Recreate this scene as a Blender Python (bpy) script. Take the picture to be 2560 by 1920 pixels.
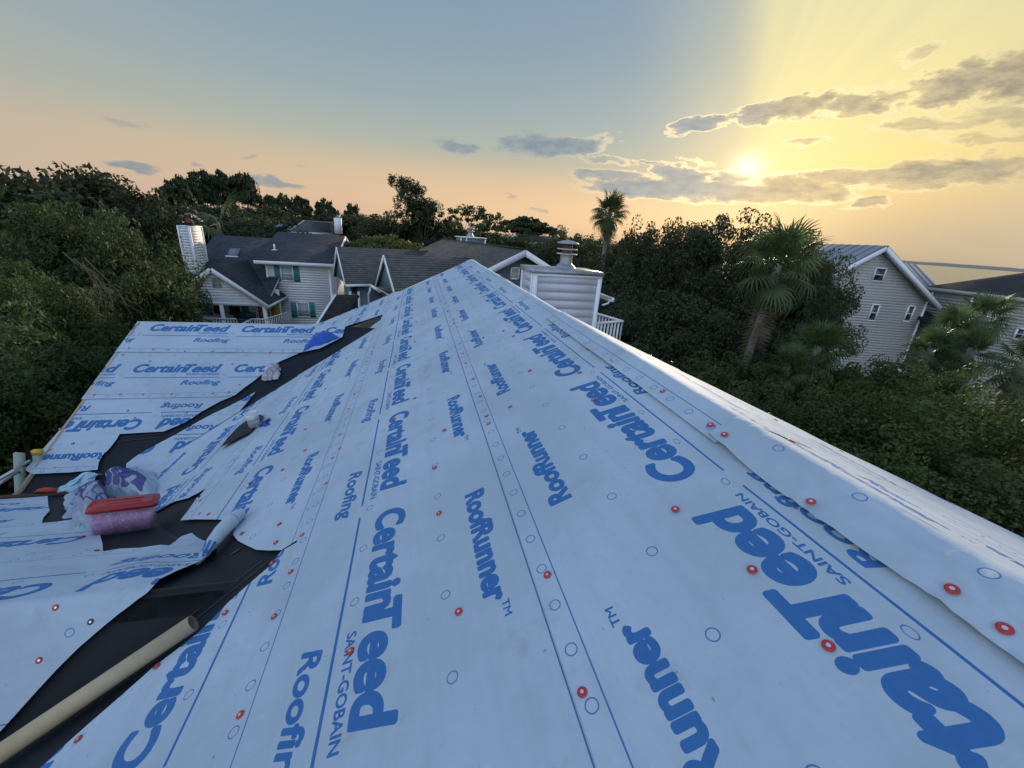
import bpy, bmesh, math, random
import numpy as np
from mathutils import Vector, Matrix, noise as mnoise

random.seed(7); np.random.seed(7)
for o in list(bpy.data.objects): bpy.data.objects.remove(o)
SC = bpy.context.scene
COL = SC.collection

# ------------------------------------------------------------------ camera
# the eye is the origin, +Y runs along the ridge, +X points west, z is up, the ground is at z = GZ
FPX, CX, CY = 1020.0, 1280.0, 960.0
GZ = -8.5
_s = (666 - 567) / (2400 - 1040)
_roll = math.atan(_s)
_n = np.array([-math.sin(_roll), math.cos(_roll)])
_pitch = math.atan(((np.array([CX, CY]) - np.array([1040., 567.])) @ _n) / FPX)
_down = np.array([_n[0] * math.cos(_pitch), _n[1] * math.cos(_pitch), math.sin(_pitch)])
_v = np.array([1040. - CX, 567. - CY, FPX]); _v /= np.linalg.norm(_v)
_Y = _v - (_v @ _down) * _down; _Y /= np.linalg.norm(_Y)
_Z = -_down; _X = np.cross(_Y, _Z)
RW = np.array([_X, _Y, _Z])          # camera (right, down, forward) -> world
def ray(px, py):
    v = np.array([px - CX, py - CY, FPX]); v /= np.linalg.norm(v)
    return RW @ v
cam_d = bpy.data.cameras.new('camera'); cam = bpy.data.objects.new('camera', cam_d); COL.objects.link(cam)
cam_d.sensor_width = 36; cam_d.lens = FPX / 2560 * 36; cam_d.clip_start = 0.05; cam_d.clip_end = 9000
cam.matrix_world = Matrix(((RW[0][0], -RW[0][1], -RW[0][2], 0), (RW[1][0], -RW[1][1], -RW[1][2], 0), (RW[2][0], -RW[2][1], -RW[2][2], 0), (0, 0, 0, 1)))
SC.camera = cam
SC.view_settings.view_transform = 'Standard'; SC.view_settings.look = 'None'
SC.view_settings.exposure = 0.0; SC.view_settings.gamma = 1.0; SC.view_settings.use_curve_mapping = False
SC.cycles.use_denoising = True
SC.cycles.max_bounces = 6; SC.cycles.transparent_max_bounces = 12
SC.cycles.sample_clamp_indirect = 4

# ------------------------------------------------------------------ small node language
class NT:
    def __init__(s, tree): s.t = tree; s.n = tree.nodes; s.l = tree.links
    def new(s, t, **k):
        n = s.n.new(t)
        for a, b in k.items(): setattr(n, a, b)
        return n
    def put(s, sock, v):
        if isinstance(v, V): s.l.new(v.s, sock)
        elif isinstance(v, bpy.types.NodeSocket): s.l.new(v, sock)
        elif isinstance(v, (tuple, list)) and len(v) == 3 and sock.type == 'RGBA': sock.default_value = (*v, 1)
        else: sock.default_value = v
    def m(s, op, *a, clamp=False):
        n = s.new('ShaderNodeMath', operation=op); n.use_clamp = clamp
        for i, x in enumerate(a): s.put(n.inputs[i], x)
        return V(s, n.outputs[0])
    def vm(s, op, *a):
        n = s.new('ShaderNodeVectorMath', operation=op)
        for i, x in enumerate(a): s.put(n.inputs[i], x)
        return V(s, n.outputs['Value'] if op in ('DOT_PRODUCT', 'LENGTH', 'DISTANCE') else n.outputs[0])
    def mix(s, f, a, b, mode='MIX'):
        n = s.new('ShaderNodeMix', data_type='RGBA', blend_type=mode, clamp_factor=True)
        s.put(n.inputs[0], f); s.put(n.inputs[6], a); s.put(n.inputs[7], b)
        return V(s, n.outputs[2])
    def ss(s, x, a, b):
        n = s.new('ShaderNodeMapRange', interpolation_type='SMOOTHSTEP')
        s.put(n.inputs[0], x); n.inputs[1].default_value = a; n.inputs[2].default_value = b
        return V(s, n.outputs[0])
    def ramp(s, x, stops, interp='LINEAR'):
        n = s.new('ShaderNodeValToRGB'); cr = n.color_ramp; cr.interpolation = interp
        while len(cr.elements) < len(stops): cr.elements.new(0.5)
        for e, (p, c) in zip(cr.elements, stops):
            e.position = p; e.color = (*c, 1) if len(c) == 3 else c
        s.put(n.inputs[0], x); return V(s, n.outputs[0])
    def noise(s, vec, scale, detail=4, rough=0.5, lac=2.0, dist=0.0):
        n = s.new('ShaderNodeTexNoise'); n.inputs['Scale'].default_value = scale
        n.inputs['Detail'].default_value = detail; n.inputs['Roughness'].default_value = rough
        n.inputs['Lacunarity'].default_value = lac; n.inputs['Distortion'].default_value = dist
        if vec is not None: s.put(n.inputs['Vector'], vec)
        return V(s, n.outputs[0])
    def comb(s, x, y, z):
        n = s.new('ShaderNodeCombineXYZ')
        for i, q in enumerate((x, y, z)): s.put(n.inputs[i], q)
        return V(s, n.outputs[0])
class V:
    def __init__(s, nt, sock): s.nt = nt; s.s = sock
    def __add__(s, o): return s.nt.m('ADD', s, o)
    def __radd__(s, o): return s.nt.m('ADD', o, s)
    def __sub__(s, o): return s.nt.m('SUBTRACT', s, o)
    def __rsub__(s, o): return s.nt.m('SUBTRACT', o, s)
    def __mul__(s, o): return s.nt.m('MULTIPLY', s, o)
    def __rmul__(s, o): return s.nt.m('MULTIPLY', o, s)
    def __truediv__(s, o): return s.nt.m('DIVIDE', s, o)

# ------------------------------------------------------------------ sky and sun
D2 = 180 / math.pi
sun_v = ray(1868, 425)
sun_az, sun_el = math.atan2(sun_v[0], sun_v[1]), math.asin(sun_v[2])
def azel(px, py):
    r = ray(px, py); return np.array([math.atan2(r[0], r[1]) * D2, math.asin(r[2]) * D2])
world = bpy.data.worlds.new('World'); SC.world = world; world.use_nodes = True
nt = NT(world.node_tree); nt.n.clear()
tc = nt.new('ShaderNodeTexCoord'); dirv = nt.vm('NORMALIZE', V(nt, tc.outputs['Generated']))
sep = nt.new('ShaderNodeSeparateXYZ'); nt.put(sep.inputs[0], dirv)
dx, dy, dz = (V(nt, sep.outputs[i]) for i in range(3))
el = nt.m('ARCSINE', dz) * D2
az = nt.m('ARCTAN2', dx, dy) * D2
sky = nt.new('ShaderNodeTexSky', sky_type='NISHITA'); sky.sun_disc = False
sky.sun_elevation = max(sun_el, math.radians(6)); sky.sun_rotation = sun_az; sky.dust_density = 2.0
base = nt.ramp(nt.m('MULTIPLY', nt.m('MAXIMUM', el, 0.0), 1 / 90.0), SKY := [
    (0.0, (.74, .50, .36)), (.035, (.76, .54, .37)), (.07, (.68, .54, .37)), (.105, (.47, .50, .43)), (.15, (.36, .45, .475)),
    (.21, (.285, .395, .475)), (.28, (.24, .355, .50)), (.45, (.32, .49, .80)), (1.0, (.31, .50, .90))])
sd = nt.vm('DOT_PRODUCT', dirv, tuple(sun_v))
ang = nt.m('ARCCOSINE', nt.m('MINIMUM', sd, 0.99999)) * D2
# away from the sunset the lower sky turns greyer
away = nt.ss(ang, 50, 90)
base = nt.mix(away * nt.ss(el, 40.0, 5.0) * 0.55, base, (.47, .45, .40))
# unseen sky opposite the sunset, brightened beyond the visible sky to light the walls
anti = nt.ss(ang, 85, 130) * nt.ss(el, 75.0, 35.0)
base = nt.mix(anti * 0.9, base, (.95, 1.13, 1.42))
base = nt.mix(nt.ss(ang, 62, 22) * nt.ss(el, 9.0, 3.0) * nt.ss(el, -0.5, 2.0) * 0.75, base, (.93, .64, .37))
_e1, _e2 = ray(1856, 425), ray(1840, 0)
_pn = np.cross(_e2, _e1); _pn /= np.linalg.norm(_pn)
if _pn @ ray(2300, 300) < 0: _pn = -_pn
side = nt.vm('DOT_PRODUCT', dirv, tuple(_pn))
shaft = nt.noise(nt.comb(nt.m('ARCTAN2', side, nt.vm('DOT_PRODUCT', dirv, tuple(np.cross(_pn, sun_v)))) * 3.0, 0.0, 0.0), 2.2, 3, 0.55)
raym = nt.m('ADD', nt.ss(side, -0.20, 0.16) * 0.55, nt.ss(side, -0.02, 0.07) * 0.45)
halo = nt.m('POWER', 2.718, ang * (-1 / 26.0))
halo2 = nt.m('POWER', 2.718, nt.m('MULTIPLY', nt.m('POWER', ang * (1 / 7.0), 1.3), -1.0))
yel = nt.ramp(nt.m('MULTIPLY', nt.m('MAXIMUM', el, 0.0), 1 / 30.0), [
    (0, (.44, .38, .28)), (.08, (.54, .44, .30)), (.17, (.78, .56, .30)), (.3, (1.05, .80, .28)), (.48, (.98, .84, .36)), (.75, (.86, .80, .45)), (1, (.62, .66, .48))])
m1 = nt.m('MULTIPLY', raym * nt.ss(halo, 0.08, 0.50), 0.72 + shaft * 0.5, clamp=True)
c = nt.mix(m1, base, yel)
c = nt.mix(nt.ss(az, 50.0, 68.0) * 0.5, c, (.60, .54, .40))
c = nt.mix(halo2 * raym * 0.65, c, (1.30, 1.08, .50))
# soft warm spill on the dark side of the ray
c = nt.mix(halo2 * 0.30, c, (.85, .66, .38))
# clouds: (px, py, half width px, half height px, tilt px, edge, strength)
CL = [(337, 417, 82, 15, 14, .55, .75), (655, 447, 62, 13, 9, .5, .7), (310, 303, 34, 9, 4, .8, .35), (495, 405, 18, 6, 3, .8, .45), (640, 396, 20, 7, 2, .8, .35),
      (740, 413, 22, 5, 3, .8, .3), (1150, 370, 62, 24, 6, .6, .8), (1385, 362, 165, 34, -6, .75, .95), (1530, 402, 75, 12, 8, .9, .5), (1640, 408, 45, 7, 8, .9, .5),
      (1500, 440, 90, 15, 4, .6, .75), (1280, 490, 22, 5, 4, .8, .4), (1345, 523, 12, 5, 1, .8, .5),
      (1640, 474, 250, 34, 6, .5, 1.0), (1900, 482, 250, 30, 8, .5, 1.0), (1705, 440, 92, 46, -4, .6, 1.0), (1815, 455, 62, 36, 0, .6, 1.0), (1985, 462, 150, 32, 6, .6, .85),
      (2400, 425, 340, 52, -30, .7, .95), (2150, 440, 210, 26, 0, .8, .8), (2160, 512, 95, 19, -8, .7, .9), (2290, 455, 130, 30, 4, .8, .6),
      (1765, 313, 110, 20, -16, .6, .95), (1900, 285, 110, 30, -20, .8, .95), (2010, 262, 120, 38, -14, .9, .9), (2170, 255, 170, 46, -14, .9, .9), (2370, 230, 190, 54, -24, .9, .95),
      (2540, 195, 150, 84, -40, .8, .95), (2330, 315, 230, 26, 0, .95, .55), (1985, 357, 80, 13, -6, .9, .55), (2550, 300, 170, 50, 0, .95, .6),
      (2290, 135, 60, 34, -20, 1.2, .45), (2480, 350, 200, 16, -6, .9, .5)]
nv = nt.comb(az * 0.16, el * 0.42, 0.0)
nz = nt.noise(nv, 1.1, 8, 0.62, dist=0.6) - 0.5
wx = (nt.noise(nt.comb(az * 0.10, el * 0.35, 5.0), 1.4, 5, .6) - 0.5) * 9.0
wy = (nt.noise(nt.comb(az * 0.14, el * 0.35, 11.0), 1.4, 5, .6) - 0.5) * 2.6
nz2 = nt.noise(nt.comb(az * 0.5, el * 0.9, 3.0), 1.6, 5, 0.6) - 0.5
warp = nz * 1.9 + nz2 * 0.9
cm = None; cu = None; azw = az + wx; elw = el + wy
for (px, py, hw, hh, tl, edge, st) in CL:
    c0 = azel(px, py); a = azel(px + hw, py + tl) - c0; b = azel(px, py - hh) - c0
    Mi = np.linalg.inv(np.array([a, b]).T)
    ua = (azw - float(c0[0])); ub = (elw - float(c0[1]))
    p = ua * float(Mi[0, 0]) + ub * float(Mi[0, 1]); q = ua * float(Mi[1, 0]) + ub * float(Mi[1, 1])
    # flat bottoms: the lower half falls off faster
    d = nt.m('SQRT', p * p + q * q)
    f = (1.0 - d) + warp * edge
    f = nt.m('MULTIPLY', nt.ss(f, -0.10, 0.28 + 0.42 * edge), min(1.0, st * 1.08))
    cm = f if cm is None else nt.m('MAXIMUM', cm, f)
    if 1600 < px < 2100 and 420 < py < 480 or (1700 < px and py < 330):
        g = nt.m('MULTIPLY', f, 1.0)
        cu = g if cu is None else nt.m('MAXIMUM', cu, g)
grain = nt.noise(nt.comb(az * 0.35, el * 0.8, 9.0), 1.7, 6, 0.6)
cc_l = nt.mix(nt.ss(grain, .3, .7), (.20, .28, .36), (.31, .38, .43))
cc_r = nt.mix(nt.ss(grain, .3, .7), (.33, .30, .23), (.60, .50, .32))
rs = nt.ss(az, 33.0, 44.0)
cc = nt.mix(rs, cc_l, cc_r)
cm = nt.m('MULTIPLY', cm, nt.ss(nt.noise(nt.comb(az * .22, el * .9, 21.0), 1.5, 6, .65), .18, .52) * .45 + .55)
c = nt.mix(cm, c, cc)
# bright lining where a cloud edge stands in front of the hidden sun
rim = nt.m('MULTIPLY', cu, 1.0)
lin = nt.ss(cm, 0.02, 0.16) * (1.0 - nt.ss(cm, 0.22, 0.60)) * nt.ss(ang, 26.0, 3.0)
c = nt.mix(lin * 0.9, c, (1.25, .98, .55))
core = nt.m('POWER', 2.718, nt.m('MULTIPLY', nt.m('POWER', ang * (1 / 1.5), 2.0), -1.0)) * (1.0 - cm * 0.85)
c = nt.mix(core, c, (1.7, 1.5, .95))
# below the horizon: dim land colour
c = nt.mix(nt.ss(el, 0.0, -1.0), c, (.22, .21, .18))
nish = nt.mix(1.0, (0.05, 0.05, 0.05), V(nt, sky.outputs[0]), 'MULTIPLY')
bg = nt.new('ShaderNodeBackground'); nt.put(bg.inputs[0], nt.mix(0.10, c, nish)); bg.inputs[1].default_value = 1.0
# the clouds all stand low in the west: elsewhere the plain gradient is enough
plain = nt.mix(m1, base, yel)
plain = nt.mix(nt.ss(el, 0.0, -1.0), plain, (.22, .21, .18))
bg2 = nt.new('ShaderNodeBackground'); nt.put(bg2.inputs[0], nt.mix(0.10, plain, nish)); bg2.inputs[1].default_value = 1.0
zone = nt.m('MULTIPLY', nt.m('MULTIPLY', nt.m('GREATER_THAN', el, -2.0), nt.m('LESS_THAN', el, 30.0)), nt.m('MULTIPLY', nt.m('GREATER_THAN', az, -60.0), nt.m('LESS_THAN', az, 85.0)))
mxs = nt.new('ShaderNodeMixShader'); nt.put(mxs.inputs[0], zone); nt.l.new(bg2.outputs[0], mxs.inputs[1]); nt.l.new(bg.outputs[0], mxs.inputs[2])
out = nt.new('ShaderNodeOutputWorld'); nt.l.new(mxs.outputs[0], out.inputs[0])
world.cycles.sampling_method = 'MANUAL'; world.cycles.sample_map_resolution = 512

sl = bpy.data.lights.new('sun', 'SUN'); sl.energy = 4.2; sl.angle = math.radians(1.5); sl.color = (1.0, .80, .56)
so = bpy.data.objects.new('sun', sl); COL.objects.link(so)
so.rotation_euler = Vector(tuple(-sun_v)).to_track_quat('-Z', 'Y').to_euler()
# ------------------------------------------------------------------ object helpers
def tag(o, label=None, cat=None, group=None, kind=None):
    if label: o['label'] = label
    if cat: o['category'] = cat
    if group: o['group'] = group
    if kind: o['kind'] = kind
    return o
def empty(name, loc=(0, 0, 0), rz=0.0):
    o = bpy.data.objects.new(name, None); COL.objects.link(o); o.location = loc; o.rotation_euler = (0, 0, rz)
    o.empty_display_size = 0.2
    return o
def link(name, me, parent=None, loc=None, rot=None, scale=None):
    o = bpy.data.objects.new(name, me); COL.objects.link(o)
    if parent is not None:
        o.parent = parent
        # geometry is written in world coordinates: undo the parents' transform
        o.matrix_parent_inverse = world_of(parent).inverted()
    if loc is not None: o.location = loc
    if rot is not None: o.rotation_euler = rot
    if scale is not None: o.scale = scale
    return o
def local_m(o):
    return Matrix.LocRotScale(o.location, o.rotation_euler, o.scale)
def world_of(o):
    m = local_m(o)
    while o.parent is not None:
        m = o.matrix_parent_inverse @ m; o = o.parent; m = local_m(o) @ m
    return m
def copy_tree(o, parent=None):
    c = o.copy(); COL.objects.link(c)
    if parent is not None: c.parent = parent
    for ch in o.children: copy_tree(ch, c)
    return c
def mesh_np(name, verts, faces_n, loops, mat=None, smooth=False, uv=None, col=None):
    """verts Nx3, faces_n list of loop counts, loops flat index list"""
    me = bpy.data.meshes.new(name)
    verts = np.asarray(verts, np.float32); loops = np.asarray(loops, np.int32).ravel(); cnt = np.asarray(faces_n, np.int32)
    me.vertices.add(len(verts)); me.vertices.foreach_set('co', verts.ravel())
    me.loops.add(len(loops)); me.loops.foreach_set('vertex_index', loops)
    me.polygons.add(len(cnt)); st = np.concatenate(([0], np.cumsum(cnt)[:-1])).astype(np.int32)
    me.polygons.foreach_set('loop_start', st); me.polygons.foreach_set('loop_total', cnt)
    if smooth: me.polygons.foreach_set('use_smooth', np.ones(len(cnt), bool))
    if uv is not None:
        l = me.uv_layers.new(name='UVMap'); l.data.foreach_set('uv', np.asarray(uv, np.float32)[loops].ravel())
    if col is not None:
        a = me.attributes.new('tint', 'FLOAT', 'POINT'); a.data.foreach_set('value', np.asarray(col, np.float32))
    if mat: me.materials.append(mat)
    me.update(calc_edges=True)
    return me
class MB:
    """collects boxes, prisms, tubes into one mesh"""
    def __init__(s): s.v = []; s.f = []; s.uv = []; s.mi = []
    def add(s, vs, fs, uvs=None, mi=0):
        b = len(s.v); s.v += [tuple(map(float, p)) for p in vs]
        s.uv += list(uvs) if uvs is not None else [(0., 0.)] * len(vs)
        s.f += [tuple(i + b for i in f) for f in fs]; s.mi += [mi] * len(fs)
        return s
    def obox(s, o, u, v, w, mi=0):
        o, u, v, w = map(np.asarray, (o, u, v, w))
        p = [o, o + u, o + u + v, o + v, o + w, o + u + w, o + u + v + w, o + v + w]
        return s.add(p, [(0, 3, 2, 1), (4, 5, 6, 7), (0, 1, 5, 4), (1, 2, 6, 5), (2, 3, 7, 6), (3, 0, 4, 7)], mi=mi)
    def box(s, c, d, mi=0):
        c = np.asarray(c, float); d = np.asarray(d, float)
        return s.obox(c - d / 2, (d[0], 0, 0), (0, d[1], 0), (0, 0, d[2]), mi)
    def beam(s, a, b, w, h, up=(0, 0, 1), mi=0):
        a = np.asarray(a, float); b = np.asarray(b, float); d = b - a; L = np.linalg.norm(d); d = d / L
        r = np.cross(d, up); r /= np.linalg.norm(r); q = np.cross(r, d)
        return s.obox(a - r * w / 2 - q * h / 2, d * L, r * w, q * h, mi)
    def tube(s, pts, rad, n=8, cap=True, mi=0):
        pts = [np.asarray(p, float) for p in pts]
        if not hasattr(rad, '__len__'): rad = [rad] * len(pts)
        vs = []; ref = np.array([0.13, 0.31, 0.94])
        for i, p in enumerate(pts):
            t = pts[min(i + 1, len(pts) - 1)] - pts[max(i - 1, 0)]; t = t / (np.linalg.norm(t) + 1e-9)
            a = np.cross(t, ref)
            if np.linalg.norm(a) < .1: a = np.cross(t, (1, 0, 0))
            a /= np.linalg.norm(a); b = np.cross(t, a)
            for k in range(n):
                th = 2 * math.pi * k / n; vs.append(p + rad[i] * (math.cos(th) * a + math.sin(th) * b))
        fs = []
        for i in range(len(pts) - 1):
            for k in range(n):
                k2 = (k + 1) % n; fs.append((i * n + k, i * n + k2, (i + 1) * n + k2, (i + 1) * n + k))
        if cap: fs.append(tuple(range(n - 1, -1, -1))); fs.append(tuple((len(pts) - 1) * n + k for k in range(n)))
        return s.add(vs, fs, mi=mi)
    def mesh(s, name, mats, smooth=False):
        if not isinstance(mats, (list, tuple)): mats = [mats]
        me = mesh_np(name, s.v, [len(f) for f in s.f], [i for f in s.f for i in f], None, smooth, s.uv)
        for m in mats: me.materials.append(m)
        if len(mats) > 1: me.polygons.foreach_set('material_index', np.array(s.mi, np.int32))
        return me
    def build(s, name, mats, parent=None, smooth=False):
        return link(name, s.mesh(name, mats, smooth), parent)
class Fr:
    """a frame: point o, unit axes u, v and normal n"""
    def __init__(s, o, u, v, n=None):
        s.o = np.asarray(o, float); s.u = np.asarray(u, float); s.v = np.asarray(v, float)
        s.n = np.cross(s.u, s.v) if n is None else np.asarray(n, float)
    def p(s, a, b, c=0.0): return s.o + s.u * a + s.v * b + s.n * c
    def hit(s, px, py):
        r = ray(px, py); q = r * ((s.o @ s.n) / (r @ s.n)) - s.o
        return np.array([q @ s.u, q @ s.v])
    def hits(s, pl): return [tuple(s.hit(*p)) for p in pl]
def at(px, py, Y):
    r = ray(px, py); return r * (Y / r[1])
def atd(px, py, D):
    r = ray(px, py); return r * (D / math.hypot(r[0], r[1]))
def clip(poly, axis, val, keep_greater):
    out = []; n = len(poly)
    for i in range(n):
        a = poly[i]; b = poly[(i + 1) % n]
        ia = (a[axis] >= val) == keep_greater or a[axis] == val; ib = (b[axis] >= val) == keep_greater or b[axis] == val
        if ia: out.append(a)
        if ia != ib:
            t = (val - a[axis]) / (b[axis] - a[axis]); out.append((a[0] + (b[0] - a[0]) * t, a[1] + (b[1] - a[1]) * t))
    return out
def courses(fr, poly, expo, top_off, bot_off, base=0.0):
    """yields (verts, faces, uvs) of one lapped board or shingle course after the other; v is up"""
    lo = min(p[1] for p in poly); hi = max(p[1] for p in poly)
    b = lo
    while b < hi - 1e-4:
        q = clip(clip(poly, 1, b, True), 1, min(b + expo, hi + 1e-6), False)
        if len(q) >= 3 and max(x[1] for x in q) - min(x[1] for x in q) > 0.01:
            n = len(q); f = lambda y: base + bot_off + (top_off - bot_off) * (y - b) / expo
            vs = [fr.p(x, y, f(y)) for x, y in q] + [fr.p(x, y, base - .012) for x, y in q]
            fs = [tuple(range(n))] + [(i, i + n, (i + 1) % n + n, (i + 1) % n) for i in range(n)]
            yield vs, fs, [(x, y) for x, y in q] * 2
        b += expo
def siding(parent, fr, poly, expo, mat, name='siding_board', joined=False, lap=.02):
    mb = MB()
    for vs, fs, uv in courses(fr, poly, expo, .004, lap):
        if joined: mb.add(vs, fs, uv)
        else: MB().add(vs, fs, uv).build(name, mat, parent)
    if joined: tag(mb.build(name, mat, parent), kind='stuff')
def shingles(parent, fr, poly, mat, expo=.143, name='roof_shingles', thick=.014):
    mb = MB()
    for vs, fs, uv in courses(fr, poly, expo, .002, thick): mb.add(vs, fs, uv)
    return tag(mb.build(name, mat, parent), kind='stuff')
def slab(fr, poly, c0, c1):
    n = len(poly); vs = [fr.p(x, y, c0) for x, y in poly] + [fr.p(x, y, c1) for x, y in poly]
    mb = MB(); mb.add(vs, [tuple(range(n))[::-1], tuple(range(n, 2 * n))] + [(i, (i + 1) % n, (i + 1) % n + n, i + n) for i in range(n)], [(x, y) for x, y in poly] * 2)
    return mb

# ------------------------------------------------------------------ materials
def mat(name, col, rough=.7, spec=.3, metal=0.0, noise_amt=0.0, noise_scale=3.0, bump=0.0, bump_scale=40.0, streak=None, transl=0.0, coat=0.0):
    m = bpy.data.materials.new(name); m.use_nodes = True; t = NT(m.node_tree); t.n.clear()
    o = t.new('ShaderNodeOutputMaterial'); b = t.new('ShaderNodeBsdfPrincipled')
    b.inputs['Roughness'].default_value = rough; b.inputs['Metallic'].default_value = metal
    b.inputs['Specular IOR Level'].default_value = spec; b.inputs['Coat Weight'].default_value = coat
    tcn = t.new('ShaderNodeTexCoord'); oc = V(t, tcn.outputs['Object'])
    if noise_amt:
        n1 = t.noise(oc, noise_scale, 5, .6); n2 = t.noise(oc, noise_scale * 7, 3, .6)
        f = t.ss(n1 * 0.7 + n2 * 0.3, .3, .7)
        c = t.mix(f, tuple(x * (1 - noise_amt) for x in col), tuple(min(1, x * (1 + noise_amt)) for x in col))
        t.put(b.inputs['Base Color'], c)
    else: b.inputs['Base Color'].default_value = (*col, 1)
    if streak:
        s = t.noise(t.vm('MULTIPLY', oc, (3.0, 3.0, .25)), 2.5, 5, .6)
        cc = t.mix(t.ss(s, .45, .8) * streak[1], b.inputs['Base Color'].links[0].from_socket if b.inputs['Base Color'].links else col, streak[0])
        t.put(b.inputs['Base Color'], cc)
    if bump:
        bn = t.new('ShaderNodeBump'); bn.inputs['Strength'].default_value = bump; bn.inputs['Distance'].default_value = .01
        t.put(bn.inputs['Height'], t.noise(oc, bump_scale, 4, .6)); t.l.new(bn.outputs[0], b.inputs['Normal'])
    t.l.new(b.outputs[0], o.inputs[0])
    return m
def shingle_mat(name, c1, c2, c3):
    m = bpy.data.materials.new(name); m.use_nodes = True; t = NT(m.node_tree); t.n.clear()
    o = t.new('ShaderNodeOutputMaterial'); b = t.new('ShaderNodeBsdfPrincipled'); b.inputs['Roughness'].default_value = .92
    b.inputs['Specular IOR Level'].default_value = .15
    tcn = t.new('ShaderNodeTexCoord'); uv = V(t, tcn.outputs['UV'])
    br = t.new('ShaderNodeTexBrick'); br.offset = .37; br.squash = 1.0
    br.inputs['Scale'].default_value = 1; br.inputs['Brick Width'].default_value = .21; br.inputs['Row Height'].default_value = .143
    br.inputs['Mortar Size'].default_value = .004; br.inputs['Bias'].default_value = 0
    for i, c in enumerate((c1, c2)): br.inputs[i + 1].default_value = (*c, 1)
    br.inputs[3].default_value = (*[x * .4 for x in c1], 1); t.put(br.inputs['Vector'], uv)
    n = t.noise(uv, 2.2, 4, .7); n2 = t.noise(uv, 60, 2, .8); n3 = t.noise(uv, .35, 3, .5)
    c = t.mix(t.ss(n, .45, .65) * .55, V(t, br.outputs[0]), c3)
    c = t.mix(t.ss(n2, .3, .75) * .45, c, tuple(x * .55 for x in c1))
    c = t.mix(t.ss(n3, .35, .75) * .3, c, tuple(x * 1.35 for x in c2))
    t.put(b.inputs['Base Color'], c)
    bn = t.new('ShaderNodeBump'); bn.inputs['Strength'].default_value = .5; bn.inputs['Distance'].default_value = .004
    t.put(bn.inputs['Height'], n2); t.l.new(bn.outputs[0], b.inputs['Normal'])
    t.l.new(b.outputs[0], o.inputs[0]); return m
M = {}
M['white'] = mat('white_paint', (.86, .88, .90), .55, noise_amt=.05, noise_scale=.8, streak=((.45, .46, .44), .25))
M['white_trim'] = mat('white_trim_paint', (.84, .85, .86), .5, noise_amt=.04, noise_scale=1.5)
M['teal'] = mat('teal_shutter_paint', (.055, .26, .29), .55, noise_amt=.12)
M['bluegrey'] = mat('blue_grey_siding_paint', (.115, .165, .20), .6, noise_amt=.08, noise_scale=.7)
M['lightgrey'] = mat('light_grey_siding', (.52, .51, .49), .6, noise_amt=.05, noise_scale=.5, streak=((.30, .29, .26), .25))
M['greige'] = mat('greige_siding', (.46, .44, .39), .6, noise_amt=.05, noise_scale=.5, streak=((.25, .24, .22), .3))
M['chase'] = mat('pale_lilac_siding', (.62, .60, .63), .5, noise_amt=.03, noise_scale=1.0, streak=((.42, .42, .42), .3))
M['cream'] = mat('cream_wall', (.62, .54, .34), .7, noise_amt=.05)
M['galv'] = mat('galvanised_metal', (.36, .37, .37), .45, metal=.6, noise_amt=.2, noise_scale=6)
M['rust'] = mat('rusty_flue', (.16, .07, .04), .8, noise_amt=.35, noise_scale=12)
M['alu'] = mat('aluminium', (.62, .63, .62), .28, metal=.9, noise_amt=.08, noise_scale=20)
M['rail'] = mat('grey_green_fibreglass', (.33, .39, .33), .5, noise_amt=.08)
M['yellow'] = mat('yellow_plastic', (.62, .40, .04), .5, noise_amt=.15, noise_scale=20)
M['glass'] = mat('window_glass', (.025, .03, .035), .08, spec=.8)
M['curtain'] = mat('pale_curtain', (.40, .43, .42), .35, noise_amt=.12, noise_scale=5)
M['door'] = mat('ochre_door', (.40, .26, .07), .6, noise_amt=.2, noise_scale=2)
M['bench'] = mat('dark_teal_bench', (.04, .085, .10), .5, noise_amt=.1)
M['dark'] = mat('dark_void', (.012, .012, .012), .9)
M['metalroof'] = mat('standing_seam_metal', (.27, .29, .32), .62, metal=.0, noise_amt=.06, noise_scale=.6)
M['metalseam'] = mat('standing_seam_rib', (.13, .145, .17), .6)
M['metalroof2'] = mat('blue_grey_metal_roof', (.17, .20, .225), .6, metal=0, noise_amt=.1)
M['osb'] = mat('osb_deck', (.25, .155, .075), .85, noise_amt=.3, noise_scale=30)
M['fascia'] = mat('brown_fascia', (.085, .045, .03), .6, noise_amt=.3, noise_scale=9)
M['black'] = mat('black_membrane', (.006, .009, .0135), .6, spec=.3, noise_amt=.3, noise_scale=2.5, bump=.25, bump_scale=260)
M['bline'] = mat('membrane_print_line', (.045, .048, .048), .7)
M['card'] = mat('cardboard_tube', (.47, .37, .23), .75, noise_amt=.07, noise_scale=14, bump=.15, bump_scale=120)
M['card_in'] = mat('cardboard_inside', (.22, .15, .09), .85)
M['red'] = mat('red_plastic', (.36, .018, .022), .35, spec=.5, noise_amt=.12, noise_scale=12)
M['capred'] = mat('red_nail_cap', (.50, .03, .025), .4, spec=.5)
M['capblk'] = mat('dark_nail_cap', (.02, .035, .045), .4, spec=.5)
M['nail'] = mat('nail_head', (.75, .75, .75), .25, metal=1.0)
M['orange'] = mat('orange_rubber', (.42, .07, .03), .55, noise_amt=.2, noise_scale=10)
M['tarp'] = mat('blue_tarp', (.012, .085, .42), .35, spec=.5, noise_amt=.18, noise_scale=6, bump=.4, bump_scale=14)
M['rag'] = mat('blue_rag', (.03, .09, .38), .8, noise_amt=.2, noise_scale=15)
M['harness'] = mat('black_webbing', (.012, .012, .014), .5, noise_amt=.3, noise_scale=10)
M['sh_w'] = shingle_mat('charcoal_shingles', (.048, .056, .070), (.095, .108, .128), (.062, .072, .090))
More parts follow.
